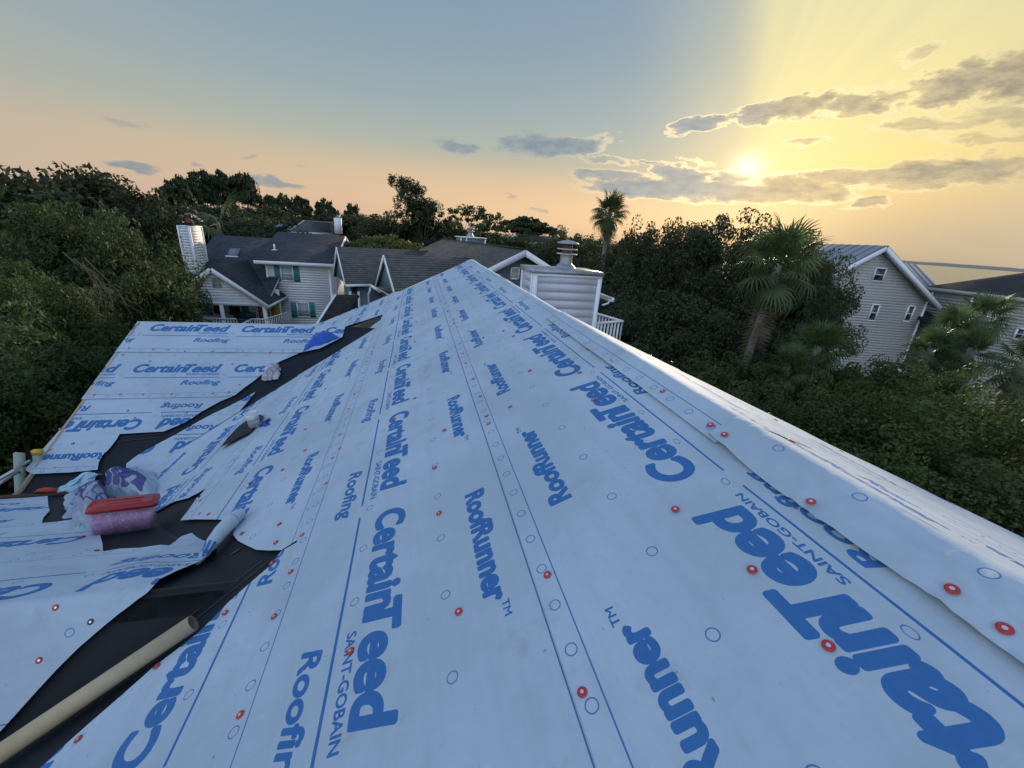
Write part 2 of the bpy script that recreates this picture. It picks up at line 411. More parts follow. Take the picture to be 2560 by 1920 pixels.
M['sh_w2'] = shingle_mat('charcoal_shingles_porch', (.046, .051, .060), (.078, .084, .096), (.055, .060, .070))
M['sh_g'] = shingle_mat('weathered_grey_shingles', (.095, .095, .090), (.165, .160, .148), (.125, .124, .118))
M['sh_d'] = shingle_mat('dark_brown_shingles', (.032, .032, .033), (.055, .052, .050), (.042, .041, .041))
M['concrete'] = mat('concrete', (.20, .19, .17), .9, noise_amt=.18, noise_scale=1.2)
M['asphalt'] = mat('asphalt', (.045, .046, .047), .9, noise_amt=.35, noise_scale=.5)
M['bark'] = mat('bark', (.075, .06, .045), .9, noise_amt=.3, noise_scale=4, bump=.5, bump_scale=12)
M['palmbark'] = mat('palm_bark', (.20, .18, .15), .9, noise_amt=.25, noise_scale=5, bump=.6, bump_scale=14)
M['twig'] = mat('bare_twigs', (.12, .10, .075), .85, noise_amt=.2)

# ---- roll print: one square tile of the underlayment's pattern, drawn here from text outlines
PW = 1.2192; TS = 2048
def text_tris(body, bold=0.0, shear=0.0):
    cu_ = bpy.data.curves.new('t', 'FONT'); cu_.body = body; cu_.offset = bold; cu_.shear = shear; cu_.resolution_u = 6
    ob = bpy.data.objects.new('t', cu_); COL.objects.link(ob)
    dg = bpy.context.evaluated_depsgraph_get(); dg.update()
    me = ob.evaluated_get(dg).to_mesh(); me.calc_loop_triangles()
    vs = np.array([v.co[:2] for v in me.vertices]); tr = np.array([t.vertices[:] for t in me.loop_triangles])
    ob.evaluated_get(dg).to_mesh_clear(); bpy.data.objects.remove(ob); bpy.data.curves.remove(cu_)
    return vs[tr]
def raster(buf, tris, lum=1.0):
    """tris in pixel coordinates of buf, wraps round both edges"""
    H, W = buf.shape
    for t in tris:
        x0, y0 = np.floor(t.min(0)).astype(int); x1, y1 = np.ceil(t.max(0)).astype(int) + 1
        if x1 - x0 > W or y1 - y0 > H: continue
        X, Y_ = np.meshgrid(np.arange(x0, x1) + .5, np.arange(y0, y1) + .5)
        a, b, c_ = t; det = (b[0] - a[0]) * (c_[1] - a[1]) - (c_[0] - a[0]) * (b[1] - a[1])
        if abs(det) < 1e-9: continue
        l1 = ((X - a[0]) * (c_[1] - a[1]) - (c_[0] - a[0]) * (Y_ - a[1])) / det
        l2 = ((b[0] - a[0]) * (Y_ - a[1]) - (X - a[0]) * (b[1] - a[1])) / det
        mk = (l1 >= -1e-6) & (l2 >= -1e-6) & (l1 + l2 <= 1 + 1e-6)
        ys, xs = np.nonzero(mk); buf[(ys + y0) % H, (xs + x0) % W] = lum
def put_text(buf, body, x0, x1, y0, y1, bold, shear, capref='T', S=1.0):
    """bold: stroke thickening in units of the cap height"""
    t = text_tris(body, 0.0, shear); r = text_tris(capref, 0.0, shear)
    g = bold * (y1 - y0); x0, x1, y0, y1 = x0 + g, x1 - g, y0 + g, y1 - g
    mn, mx = t.reshape(-1, 2).min(0), t.reshape(-1, 2).max(0); rh = r.reshape(-1, 2).max(0)[1]; r0 = r.reshape(-1, 2).min(0)[1]
    q = t.copy(); q[..., 0] = x0 + (t[..., 0] - mn[0]) / (mx[0] - mn[0]) * (x1 - x0)
    q[..., 1] = y0 + (t[..., 1] - r0) / (rh - r0) * (y1 - y0)
    tmp = np.zeros_like(buf); raster(tmp, q * S)
    R_ = max(0, int(round(g * S))); acc = tmp.copy()
    for j in range(-R_, R_ + 1):
        w_ = int(math.sqrt(R_ * R_ - j * j)); row = tmp.copy(); k = 1
        # horizontal dilation by w_ in doubling steps
        cur = tmp; reach = 0
        while reach < w_:
            st_ = min(max(reach, 1), w_ - reach); cur = np.maximum(cur, np.maximum(np.roll(cur, st_, 1), np.roll(cur, -st_, 1))); reach += st_
        acc = np.maximum(acc, np.roll(cur, j, 0))
    np.maximum(buf, acc, out=buf)
    return q
def to_image(name, buf):
    H, W = buf.shape; im = bpy.data.images.new(name, W, H, alpha=False, float_buffer=False)
    im.colorspace_settings.name = 'Non-Color'
    a = np.ones((H, W, 4), np.float32); a[..., :3] = buf[..., None]; im.pixels.foreach_set(a.ravel()); im.pack(); return im
buf = np.zeros((TS, TS), np.float32); K = TS / PW
put_text(buf, 'Certain', .045, .668, .472, .640, .062, .26, 'T', K)
put_text(buf, 'Teed', .628, 1.095, .472, .640, .062, .26, 'T', K)
put_text(buf, 'SAINT-GOBAIN', .700, 1.10,   .416, .456, .05, .10, 'T', K)
put_text(buf, 'Roofing', .690, 1.165, .232, .322, .055, .24, 'R', K)
tq = put_text(buf, 'RoofRunner', .225, .865, .955, 1.058, .070, .0, 'R', K)
put_text(buf, 'TM', .872, .935, 1.018, 1.046, .04, .0, 'T', K)
yy, xx = np.mgrid[0:TS, 0:TS]; U_ = (xx + .5) / K; W_ = (yy + .5) / K
buf[(np.abs(W_ - .373) < .0065) & (U_ < 1.121)] = 1
for w in (.0762, PW - .0762): buf[np.abs(W_ - w) < .0022] = .95
def ring(u, w, r=.0175, th=.0019):
    d = np.hypot((U_ - u + PW / 2) % PW - PW / 2, W_ - w); buf[np.abs(d - r) < th] = .9
for k in range(8):
    ring(.111 + .1524 * k, .038); ring(.111 + .1524 * k, PW - .038)
for k in range(4):
    ring(.13 + .3048 * k, .818)
for u in (.255, .56, 1.17): ring(u, .425)
# box filter for softer outlines
b2 = (buf + np.roll(buf, 1, 0) + np.roll(buf, 1, 1) + np.roll(np.roll(buf, 1, 0), 1, 1)) / 4
IMG = to_image('roll_print', b2)
# a second print for the crumpled bags
bb = np.zeros((512, 512), np.float32)
put_text(bb, 'um', 40, 470, 150, 330, .09, .1, 'u', 1.0)
put_text(bb, 'HDPE 4', 60, 380, 70, 100, .03, 0, 'H', 1.0)
IMG2 = to_image('bag_print_a', bb)
bb = np.zeros((512, 512), np.float32)
put_text(bb, 'AZY', 30, 330, 290, 470, .07, .1, 'A', 1.0)
for a0, a1 in (((200, 60), (420, 260)), ((260, 40), (460, 200)), ((210, 200), (400, 30)), ((280, 260), (470, 90))):
    d = np.array(a1, float) - a0; L = np.hypot(*d); nrm = np.array([-d[1], d[0]]) / L * 7
    raster(bb, np.array([[a0 + nrm, a0 - nrm, a1 + nrm], [a0 - nrm, a1 - nrm, a1 + nrm]]))
th = np.linspace(0.3, 3.6, 40); oc_ = np.array([330, 150]); ro, ri = 190, 165
P1 = oc_ + ro * np.c_[np.cos(th), np.sin(th)]; P2 = oc_ + ri * np.c_[np.cos(th), np.sin(th)]
raster(bb, np.concatenate([np.array([[P1[i], P2[i], P1[i + 1]], [P2[i], P2[i + 1], P1[i + 1]]]) for i in range(39)]))
IMG3 = to_image('bag_print_b', bb)
def print_mat(name, img, paper, ink, dirt=.35, rough=.78, grain=.42, transl=0.0, crease=.0):
    m = bpy.data.materials.new(name); m.use_nodes = True; t = NT(m.node_tree); t.n.clear()
    o = t.new('ShaderNodeOutputMaterial'); b = t.new('ShaderNodeBsdfPrincipled'); b.inputs['Roughness'].default_value = rough
    b.inputs['Specular IOR Level'].default_value = .35
    tcn = t.new('ShaderNodeTexCoord'); uv = V(t, tcn.outputs['UV']); oc = V(t, tcn.outputs['Object'])
    im = t.new('ShaderNodeTexImage'); im.image = img; im.extension = 'REPEAT'; im.interpolation = 'Linear'; t.put(im.inputs[0], uv)
    fac = V(t, im.outputs[0])
    # scuffed paper: broad mottling, fibres and grubby footprints
    big = t.noise(oc, 1.3, 5, .6); fib = t.noise(t.vm('MULTIPLY', oc, (1, .35, 1)), 60, 4, .7); sm = t.noise(oc, 4.5, 6, .7)
    pc = t.mix(t.ss(big, .3, .7), tuple(x * .88 for x in paper), tuple(min(1, x * 1.06) for x in paper))
    stk = t.noise(t.vm('MULTIPLY', uv, (1.1, 9.0, 1.0)), 1.6, 5, .65)
    pc = t.mix(t.ss(stk, .42, .72) * .35, pc, tuple(x * .80 for x in paper))
    scf = t.noise(t.vm('MULTIPLY', uv, (26.0, 3.0, 1.0)), 1.0, 4, .7)
    pc = t.mix(t.ss(scf, .60, .75) * .22, pc, tuple(min(1, x * 1.25) for x in paper))
    pc = t.mix(t.ss(fib, .35, .7) * .16, pc, tuple(x * .80 for x in paper))
    st = t.ss(sm, .52, .74) * t.ss(t.noise(oc, .9, 3, .5), .44, .62)
    pc = t.mix(st * dirt, pc, (.22, .20, .17))
    spk = t.ss(t.noise(oc, 38, 2, .4), .755, .80)
    pc = t.mix(spk * .45, pc, (.10, .09, .08))
    inkv = t.mix(t.ss(fib, .3, .7) * .18, ink, tuple(min(1, x * 1.5 + .03) for x in ink))
    c_ = t.mix(t.m('MULTIPLY', fac, .93), pc, inkv)
    t.put(b.inputs['Base Color'], c_)
    bn = t.new('ShaderNodeBump'); bn.inputs['Strength'].default_value = grain; bn.inputs['Distance'].default_value = .007
    h = fib * .16 + t.noise(oc, 8, 5, .6) * 1.3 + t.noise(t.vm('MULTIPLY', oc, (1.6, .35, 1.6)), 3.2, 3, .5) * 3.0 + t.m('ABSOLUTE', t.noise(oc, 2.1, 4, .6) - .5) * 5.0
    if crease:
        vo = t.new('ShaderNodeTexVoronoi', feature='DISTANCE_TO_EDGE'); vo.inputs['Scale'].default_value = 16; t.put(vo.inputs['Vector'], t.vm('ADD', oc, t.vm('MULTIPLY', V(t, t.new('ShaderNodeTexNoise').outputs[1]), (.05, .05, .05))))
        h = h + nt_pow(t, V(t, vo.outputs[0])) * crease
    t.put(bn.inputs['Height'], h); t.l.new(bn.outputs[0], b.inputs['Normal'])
    last = b.outputs[0]
    if transl:
        tr = t.new('ShaderNodeBsdfTranslucent'); t.put(tr.inputs[0], c_); mx = t.new('ShaderNodeMixShader'); mx.inputs[0].default_value = transl
        t.l.new(b.outputs[0], mx.inputs[1]); t.l.new(tr.outputs[0], mx.inputs[2]); last = mx.outputs[0]
    t.l.new(last, o.inputs[0]); return m
def nt_pow(t, v): return t.m('POWER', v, .6)
PAPER, INK = (.445, .525, .595), (.008, .118, .34)
M['paper'] = print_mat('printed_underlayment', IMG, PAPER, INK)
M['bag_a'] = print_mat('white_bag_large_letters', IMG2, (.46, .56, .66), (.035, .03, .24), dirt=.2, rough=.3, grain=.5, transl=.25)
M['bag_b'] = print_mat('white_bag_violet_print', IMG3, (.50, .54, .66), (.04, .03, .26), dirt=.2, rough=.3, grain=.5, transl=.25)

# ------------------------------------------------------------------ the roof planes of the house we stand on
c26, s26 = math.cos(math.radians(26)), math.sin(math.radians(26))
RX, RZ = 1.336, -.678
WP = math.radians(20)
class Slope(Fr):
    """u runs level, v runs DOWN the slope, n points out; right is the reading direction of print whose tops point up-slope"""
    def __init__(s, o, u, v, n, fold=None):
        super().__init__(o, u, v, n); s.right = np.cross(-s.v, s.n); s.sg = float(s.right @ s.u); s.fold = fold
    def pos(s, a, b, h=0.0):
        if b >= 0 or s.fold is None: q = s.p(a, b, h)
        else: q = s.o + s.u * a + s.fold[0] * (-b) + s.fold[1] * h
        if s.fold is not None and abs(b) < .035: q = q - (s.n + s.fold[1]) * .5 * (.035 - abs(b)) ** 2 * 3.0
        return q
PM = Slope((RX, 0, RZ), (0, 1, 0), (-c26, 0, -s26), (-s26, 0, c26), fold=(np.array([math.cos(WP), 0, -math.sin(WP)]), np.array([math.sin(WP), 0, math.cos(WP)])))
PW1 = Slope((0, 7.15, -1.65), (1, 0, 0), (0, -c26, -s26), (0, -s26, c26))
PW1N = Slope((0, 7.15, -1.65), (1, 0, 0), (0, c26, -s26), (0, s26, c26))
c23, s23 = math.cos(math.radians(23)), math.sin(math.radians(23)); c50, s50 = math.cos(math.radians(50)), math.sin(math.radians(50))
PW2N = Slope((0, 1.86, -1.77), (1, 0, 0), (0, c23, -s23), (0, s23, c23), fold=(np.array([0, -c50, -s50]), np.array([0, -s50, c50])))
PW2S = Slope((0, 1.86, -1.77), (1, 0, 0), (0, -c50, -s50), (0, -s50, c50))
PWW = Slope((RX, 0, RZ), (0, 1, 0), (math.cos(WP), 0, -math.sin(WP)), (math.sin(WP), 0, math.cos(WP)))

def grid_poly(poly, step=.10, extra_b=()):
    """constrained triangulation of the outline with a lattice of points inside it"""
    from mathutils.geometry import delaunay_2d_cdt
    P_ = np.array(poly, float); n = len(P_)
    bd = []
    for i in range(n):
        p, q = P_[i], P_[(i + 1) % n]; k = max(1, int(np.hypot(*(q - p)) / step))
        bd += [p + (q - p) * j / k for j in range(k)]
    B_ = np.array(bd); m = len(B_)
    a0, b0 = P_.min(0); a1, b1 = P_.max(0)
    rows = [b for b in np.arange(math.floor(b0 / step) * step, b1, step) if all(abs(b - e) > step * .3 for e in extra_b)] + [e for e in extra_b if b0 < e < b1]
    A_, R_ = np.meshgrid(np.arange(math.floor(a0 / step) * step, a1, step), np.array(rows)); G_ = np.c_[A_.ravel(), R_.ravel()]
    inside = np.zeros(len(G_), bool); dmin = np.full(len(G_), 9.0)
    for i in range(m):
        p, q = B_[i], B_[(i + 1) % m]
        c_ = ((p[1] > G_[:, 1]) != (q[1] > G_[:, 1]))
        with np.errstate(divide='ignore', invalid='ignore'): xi = (q[0] - p[0]) * (G_[:, 1] - p[1]) / (q[1] - p[1]) + p[0]
        inside ^= c_ & (G_[:, 0] < xi); dmin = np.minimum(dmin, np.hypot(*(G_ - p).T))
    G_ = G_[inside & (dmin > step * .3)]
    co = [Vector(v) for v in np.concatenate([B_, G_])]
    r = delaunay_2d_cdt(co, [], [list(range(m))], 1, 1e-5)
    V_ = [tuple(v) for v in r[0]]; F_ = [list(f) for f in r[2]]
    V_ = [(float(v[0]), float(v[1])) for v in V_]
    return V_, F_
def bumpf(a, b, seed):
    return mnoise.noise(Vector((a * 1.1, b * 1.6, seed))) * .005 + mnoise.noise(Vector((a * 3.7, b * 3.1, seed + 9))) * .0016
def sheet(name, pl, poly, parent, low_b=None, rotated=False, a0=0.0, lift=.003, lap_lift=.004, mtl=None, seed=0.0, amp=1.0, step=.10, hfun=None, label=None, bmap=None):
    """a cut piece of the printed roll lying on slope pl; low_b is where the roll's lower edge lies"""
    eb = [low_b - .0762, low_b - .03] if low_b is not None else []
    Vs, Fs = grid_poly(poly, step, eb + [0.0, .012, -.012, .035, -.035])
    if low_b is None: low_b = max(p[1] for p in poly)
    P = []; UV = []
    for a, b in Vs:
        w = low_b - (bmap(b) if bmap else b)
        h = lift + lap_lift * .62 * max(0.0, 1 - w / .6) + (bumpf(a, b, 0) + .004 if mtl is None or mtl == M['paper'] else -.012) + max(0, amp - 1) * .006 * abs(mnoise.noise(Vector((a * 2.3, b * 2.9, seed))))
        if w < .12: h += max(0.0, mnoise.noise(Vector((a * 4.3, seed * 3, 1.7)))) * .007 * (1 - w / .12) * amp
        if hfun: h += hfun(a, b)
        P.append(pl.pos(a, b, h))
        u = (a - a0) * pl.sg / PW; v = w / PW
        if rotated: u, v = -u, 1 - v
        UV.append((u, v))
    # make sure the faces look outwards
    me = mesh_np(name, P, [len(f) for f in Fs], [i for f in Fs for i in f], mtl or M['paper'], True, UV)
    bm = bmesh.new(); bm.from_mesh(me); bmesh.ops.recalc_face_normals(bm, faces=bm.faces[:])
    if sum((Vector(pl.n).dot(f.normal) * f.calc_area() for f in bm.faces)) < 0: bmesh.ops.reverse_faces(bm, faces=bm.faces[:])
    bm.to_mesh(me); bm.free()
    o = link(name, me, parent)
    if label: o['label'] = label
    return o
# ------------------------------------------------------------------ our house
house = empty('house_under_reroofing', (-1.0, 5.0, GZ))
tag(house, 'house in the foreground, its roof wrapped in white underlayment with blue lettering', 'house')
# roof edges taken from the picture, as points on the planes themselves
PMh = lambda *p: [tuple(PM.hit(*q)) for q in p]
Ypk = 10.55
rake = [(10.55, .0), (10.53, .9), (10.52, 1.75), (11.05, 2.3), (11.1, 3.0), (11.2, 3.8), (11.6, 4.6), (12.2, 5.4)]
YB = -3.0
# decks
def deckpoly(pl, pts, th=.10): return slab(pl, pts, -th, -.012)
slab(PM, [(YB, 0), (Ypk, 0), (10.5, 1.75), (11.05, 2.3), (11.1, 3.8), (11.6, 4.6), (12.0, 5.1), (YB, 5.1)], -.10, -.03).build('roof_deck', M['osb'], house)
jx = -.657
slab(PW1, [(-4.08, 0), (jx, 0), (-3.25, 2.886), (-4.08, 2.886)], -.10, -.03).build('roof_deck', M['osb'], house)
slab(PW1N, [(-4.08, 0), (-4.08, 3.0), (-2.9, 3.0), (jx, 0)], -.10, -.03).build('roof_deck', M['osb'], house)
slab(PW2N, [(-4.6, .09), (-.98, .09), (-3.25, 2.929), (-4.6, 2.929)], -.10, -.03).build('roof_deck', M['osb'], house)
slab(PW2S, [(-6.0, 0), (-.903, 0), (-5.2, 2.73), (-6.0, 2.73)], -.10, -.03).build('roof_deck', M['osb'], house)
# west side: a shallow slope ending in a hip that runs away from the ridge, and the steeper slope beyond
slab(PWW, [(3.45, 0), (.98, 1.55), (-1.2, 2.92), (YB, 4.0), (YB, 0)], -.12, -.03).build('roof_deck', M['osb'], house)
c30, s30 = math.cos(math.radians(30)), math.sin(math.radians(30))
PWF = Slope((RX, 0, RZ), (0, 1, 0), (c30, 0, -s30), (s30, 0, c30))
slab(PWF, [(3.2, 0), (Ypk, 0), (Ypk, 4.2), (YB, 4.2), (YB, 1.0)], -.10, -.03).build('roof_deck', M['osb'], house)
sheet('underlayment_sheet', PWF, [(3.3, .02), (10.5, .02), (10.5, 4.15), (YB, 4.15), (YB, 3.0)], house, low_b=1.1, a0=.3, lift=.004, step=.4)
# walls below the eaves
def wallbox(x0, x1, y0, y1, z1, n='house_wall'):
    return MB().box(((x0 + x1) / 2, (y0 + y1) / 2, (z1 + GZ) / 2), (x1 - x0, y1 - y0, z1 - GZ)).build(n, M['lightgrey'], house)
wallbox(-2.6, 4.4, -2.6, 10.1, -3.15)
wallbox(-3.8, -2.62, 4.9, 9.4, -3.15); wallbox(-4.3, -2.62, .9, 4.2, -3.15)
for nm, pts in (('gable_wall', [(-2.6, -3.15), (4.4, -3.15), (4.4, -2.9), (1.336, -.85), (-2.6, -2.85)]),):
    f = Fr((0, 10.1, 0), (-1, 0, 0), (0, 0, 1)); slab(f, [(-x, z) for x, z in pts], -.1, 0).build(nm, M['lightgrey'], house)
f = Fr((-3.8, 0, 0), (0, -1, 0), (0, 0, 1)); slab(f, [(-5.0, -3.2), (-9.3, -3.2), (-9.3, -2.9), (-7.15, -1.78), (-5.0, -2.9)], -.1, 0).build('gable_wall', M['lightgrey'], house)
# trim along the rakes and the trough board
MB().beam(PW1.p(-4.09, -.02, -.06), PW1.p(-4.09, 2.95, -.06), .02, .15, up=tuple(PW1.n)).build('rake_board', M['card'], house)
MB().beam(PM.p(10.57, 0, -.06), PM.p(10.57, 1.8, -.06), .02, .14, up=tuple(PM.n)).build('rake_board', M['white_trim'], house)
MB().beam((-4.62, 4.56, -2.93), (-3.62, 4.55, -2.905), .05, .05).build('trough_board', M['fascia'], house)
# black self-adhered membrane in the valleys
def membrane(pl, poly, lift=.0, label=None):
    return sheet('valley_membrane', pl, poly, house, lift=lift, lap_lift=0, mtl=M['black'], amp=.5, step=.14, label=label)
membrane(PM, [(8.5, 1.62), (8.5, 2.6), (6.2, 5.09), (-2.9, 5.09), (-2.9, 1.6)])
membrane(PW1, [(-.60, .0), (-3.22, 2.886), (-4.07, 2.886), (-4.07, .0)])
membrane(PW2N, [(-.93, -.13), (-.89, .02), (-3.24, 2.93), (-4.55, 2.93), (-4.55, -.13)])
membrane(PW2S, [(-.86, .0), (-5.18, 2.73), (-5.95, 2.73), (-5.95, .0)])
# printed stripes that show on the membrane
def stripe(pl, p0, p1, w=.012, h=-.006):
    a = pl.hit(*p0); b = pl.hit(*p1); A = pl.p(*a, h); B = pl.p(*b, h)
    d = (B - A) / np.linalg.norm(B - A); r = np.cross(d, pl.n)
    MB().add([A - r * w / 2, B - r * w / 2, B + r * w / 2, A + r * w / 2], [(0, 1, 2, 3)]).build('membrane_stripe', M['bline'], house)
for a, b, w in (((655, 1398), (465, 1545), .007), ((668, 1402), (475, 1556), .007), ((600, 1368), (575, 1385), .02), ((386, 1322), (470, 1360), .02), ((380, 1338), (450, 1370), .02), ((470, 1600), (330, 1700), .006), ((505, 1230), (480, 1240), .02)):
    stripe(PM, a, b, w)
for a, b in (((298, 1093), (410, 1082)), ((292, 1103), (400, 1092)), ((500, 1040), (640, 960))): stripe(PM if a[0] > 450 else PW1, a, b, .01)

# ---- the printed strips.  spans are (along, down-slope) on each plane
def P(*pts): return PMh(*pts)
top = 12.5
ridge_end = [(10.56, -.05)]
strips = {}
# highest course on the main slope: runs over the ridge, print upside down
M1 = sheet('underlayment_sheet', PM, [(YB, 1.049), (YB, -.10), (10.50, -.10), (10.62, .10), (10.56, .5), (10.53, 1.049)], house, low_b=1.049, rotated=True, a0=1.113 - PW * .0, lift=.004, lap_lift=.009, seed=1,
           hfun=lambda a, b: .05 * max(0, (a - 9.6)) * max(0, .3 - abs(b)) + .010 * max(0, mnoise.noise(Vector((a * 2.5, b * 1.2, 3)))) * (1 if b < .25 else 0), label='topmost sheet, folded over the ridge', bmap=lambda b: b if b > .30 else .30 - (.30 - b) * 1.644)
strips['M1'] = M1
# second course
M2 = sheet('underlayment_sheet', PM, [(-2.5, .97), (10.53, .97), (10.50, 1.75), (10.9, 2.199), (1.9, 2.199), (-2.5, 2.199)], house, low_b=2.199, a0=1.902, lift=.003, lap_lift=.008, seed=2)
strips['M2'] = M2
# third course, far part (reads towards the camera) and near part (reads away)
far_poly = [(7.75, 2.12), (7.70, 2.24), *P((905, 834), (857, 854), (815, 876), (777, 897), (768, 899), (756, 912), (747, 925)), (6.6, 3.38), (4.6, 3.38), (3.2, 3.40), *P((496, 1244), (475, 1275), (454, 1304), (490, 1301), (552, 1300), (590, 1312), (584, 1338), (597, 1354), (620, 1366), (642, 1376), (672, 1378), (705, 1377))] + [(2.0, 2.12)]
M3 = sheet('underlayment_sheet', PM, far_poly, house, low_b=3.38, a0=3.274, lift=.0015, lap_lift=.007, seed=3, amp=1.3)
M3r = sheet('underlayment_sheet', PM, [(1.97, 2.12), *P((705, 1379), (690, 1398), (676, 1416), (660, 1430), (640, 1447), (615, 1469), (580, 1500), (536, 1545), (500, 1580), (440, 1628), (381, 1673), (300, 1745), (220, 1815), (148, 1880), (90, 1935), (20, 2000)), (-2.5, 2.9), (-2.5, 2.12)], house, low_b=3.256, rotated=True, a0=1.03, lift=.0015, lap_lift=.004, seed=4, amp=1.2, label='lowest near sheet beside the cardboard tube')
strips['M3'] = M3; strips['M3r'] = M3r
back = sheet('underlayment_sheet', PM, [(8.2, 2.1), (10.8, 2.1), (11.05, 3.0), (11.2, 3.8), (11.5, 4.6), (10.5, 4.7), (9.0, 3.35), (8.3, 2.3)], house, low_b=3.38, a0=3.274, lift=.0015, seed=5, amp=1.4)
# fourth and fifth courses between the valleys, cut along the valley
M4 = sheet('underlayment_sheet', PM, [(6.9, 3.30), *P((746, 926), (705, 948), (654, 974), (620, 992)), (6.15, 4.62), (3.2, 4.62), *P((440, 1254), (470, 1247), (497, 1233), (516, 1222), (500, 1240)), (3.2, 3.30)], house, low_b=4.60, rotated=True, a0=3.923, lift=.0005, lap_lift=.006, seed=6, amp=1.8,
           hfun=lambda a, b: .016 * max(0, mnoise.noise(Vector((a * 5, b * 5, 4)))) * max(0, 1 - abs(a - 3.7) / .7))
M5 = sheet('underlayment_sheet', PM, [(6.15, 4.52), (5.7, 5.09), (4.66, 5.09), *P((330, 1225), (360, 1250), (398, 1267), (440, 1254)), (3.3, 4.52)], house, low_b=5.75, rotated=True, a0=4.3, lift=.0003, lap_lift=.006, seed=7, amp=2.2,
           hfun=lambda a, b: .02 * max(0, mnoise.noise(Vector((a * 4, b * 3, 8)))))
M5b = sheet('underlayment_sheet', PW1, [tuple(PW1.hit(*p)) for p in ((640, 981), (605, 1001), (560, 1024), (538, 1034), (500, 1054), (443, 1087), (400, 1110), (348, 1138), (318, 1161), (316, 1206), (360, 1182), (400, 1157), (445, 1128), (490, 1100), (540, 1068), (600, 1030))], house, low_b=3.0, rotated=True, a0=-3.0, lift=.012, lap_lift=.0, seed=8, amp=2.0, step=.06)
strips['M4'] = M4; strips['M5'] = M5
# ridge caps
capF = sheet('ridge_cap_sheet', PM, [(3.68, .150), (2.65, .160), (1.93, .165), (1.25, .172), (1.2, -.3), (3.0, -.25), (3.72, -.03)], house, low_b=.16, a0=1.0, lift=.012, lap_lift=.007, seed=11, step=.06, amp=1.5)
CN = [tuple(PM.hit(1600 + x * .4822, 900 + y * .4822)) for x, y in ((443, 415), (890, 770), (1613, 1230), (1883, 1437))]
def pucker(a, b):
    h = 0.0
    for an, bn in CN:
        da, db = a - an, b - bn; r = math.hypot(da, db)
        if r < .30: th = math.atan2(db, da); h += .010 * (.5 + .5 * math.cos(th * 9 + an * 7)) * math.exp(-((r - .05) / .09) ** 2) * min(1, r / .03) - .006 * math.exp(-(r / .03) ** 2)
    return h
def capw(a, b): return capw0(a, b) + pucker(a, b)
def capw0(a, b):
    k = mnoise.noise(Vector((a * 1.7 + b * 2.2, b * 7 - a * 2.0, 5.0))); return min(1, max(0, b / .09)) * (.020 * max(0, k) + .016 * abs(mnoise.noise(Vector((a * 4 + b * 6, b * 3, 2)))) * (1 if a < .75 else .5))
capN = sheet('ridge_cap_sheet', PM, [(1.31, .158), (1.13, .172), (.95, .182), (.81, .182), (.65, .178), (.52, .172), (.42, .176), (.25, .18), (-2.5, .19), (-2.5, -.4), (1.3, -.4), (1.335, .03)], house, low_b=.85, a0=.30, lift=.012, lap_lift=.0, seed=12, step=.025, amp=1.8, hfun=capw, label='nearest ridge cap sheet, puckered round its red caps')
strips['capF'] = capF; strips['capN'] = capN
# west slope courses, lying almost edge-on
for i, (b0, b1) in enumerate(((-.1, .52), (.44, 1.05), (.95, 1.62), (1.5, 2.3), (2.2, 3.1))):
    lim = lambda b: 3.45 - b * (3.45 - .98) / 1.55
    pl_ = [(lim(max(0, b0)), max(.02, b0)), (lim(b1) + .10, b1), (YB, b1), (YB, max(.02, b0))]
    sheet('underlayment_sheet', PWW, pl_, house, low_b=b1, rotated=i % 2 == 0, a0=.4 * i, lift=.010 - .001 * i, lap_lift=.007, seed=20 + i, amp=1.6, step=.12)
# wing one
xr = -4.12
A1 = sheet('underlayment_sheet', PW1, [(xr, -.03), (-1.17, -.03), *[tuple(PW1.hit(*p)) for p in ((860, 832), (856, 845))], *[tuple(PW1.hit(*p)) for p in ((800, 873), (750, 884))], (-2.0, .665), (xr, .665)], house, low_b=.665, a0=-3.94, lift=.010, lap_lift=.010, seed=31,
           hfun=lambda a, b: .012 * max(0, mnoise.noise(Vector((a * 3.1, 0, 6)))) * max(0, (b - .5) / .15))
B1 = sheet('underlayment_sheet', PW1, [(xr, .60), *[tuple(PW1.hit(*p)) for p in ((748, 884), (700, 905), (672, 922), (640, 950), (610, 972), (588, 990))], (-2.58, 1.54), (xr, 1.54)], house, low_b=1.54, a0=-3.82, lift=.006, lap_lift=.009, seed=32)
C1 = sheet('underlayment_sheet', PW1, [(xr + .04, 1.5), *[tuple(PW1.hit(*p)) for p in ((590, 988), (550, 1005), (505, 1030), (465, 1057), (410, 1080), (300, 1086), (292, 1100), (275, 1122), (258, 1140), (248, 1158), (246, 1176), (175, 1183), (85, 1187), (70, 1180), (66, 1174), (80, 1158))]], house, low_b=2.629, rotated=True, a0=-3.278, lift=.003, lap_lift=.010, seed=33, amp=1.4)
strips['A1'] = A1; strips['B1'] = B1; strips['C1'] = C1
sheet('underlayment_sheet', PW1N, [(xr, .0), (-.9, .0), (-2.6, 2.6), (xr, 2.6)], house, low_b=1.2, step=.4)
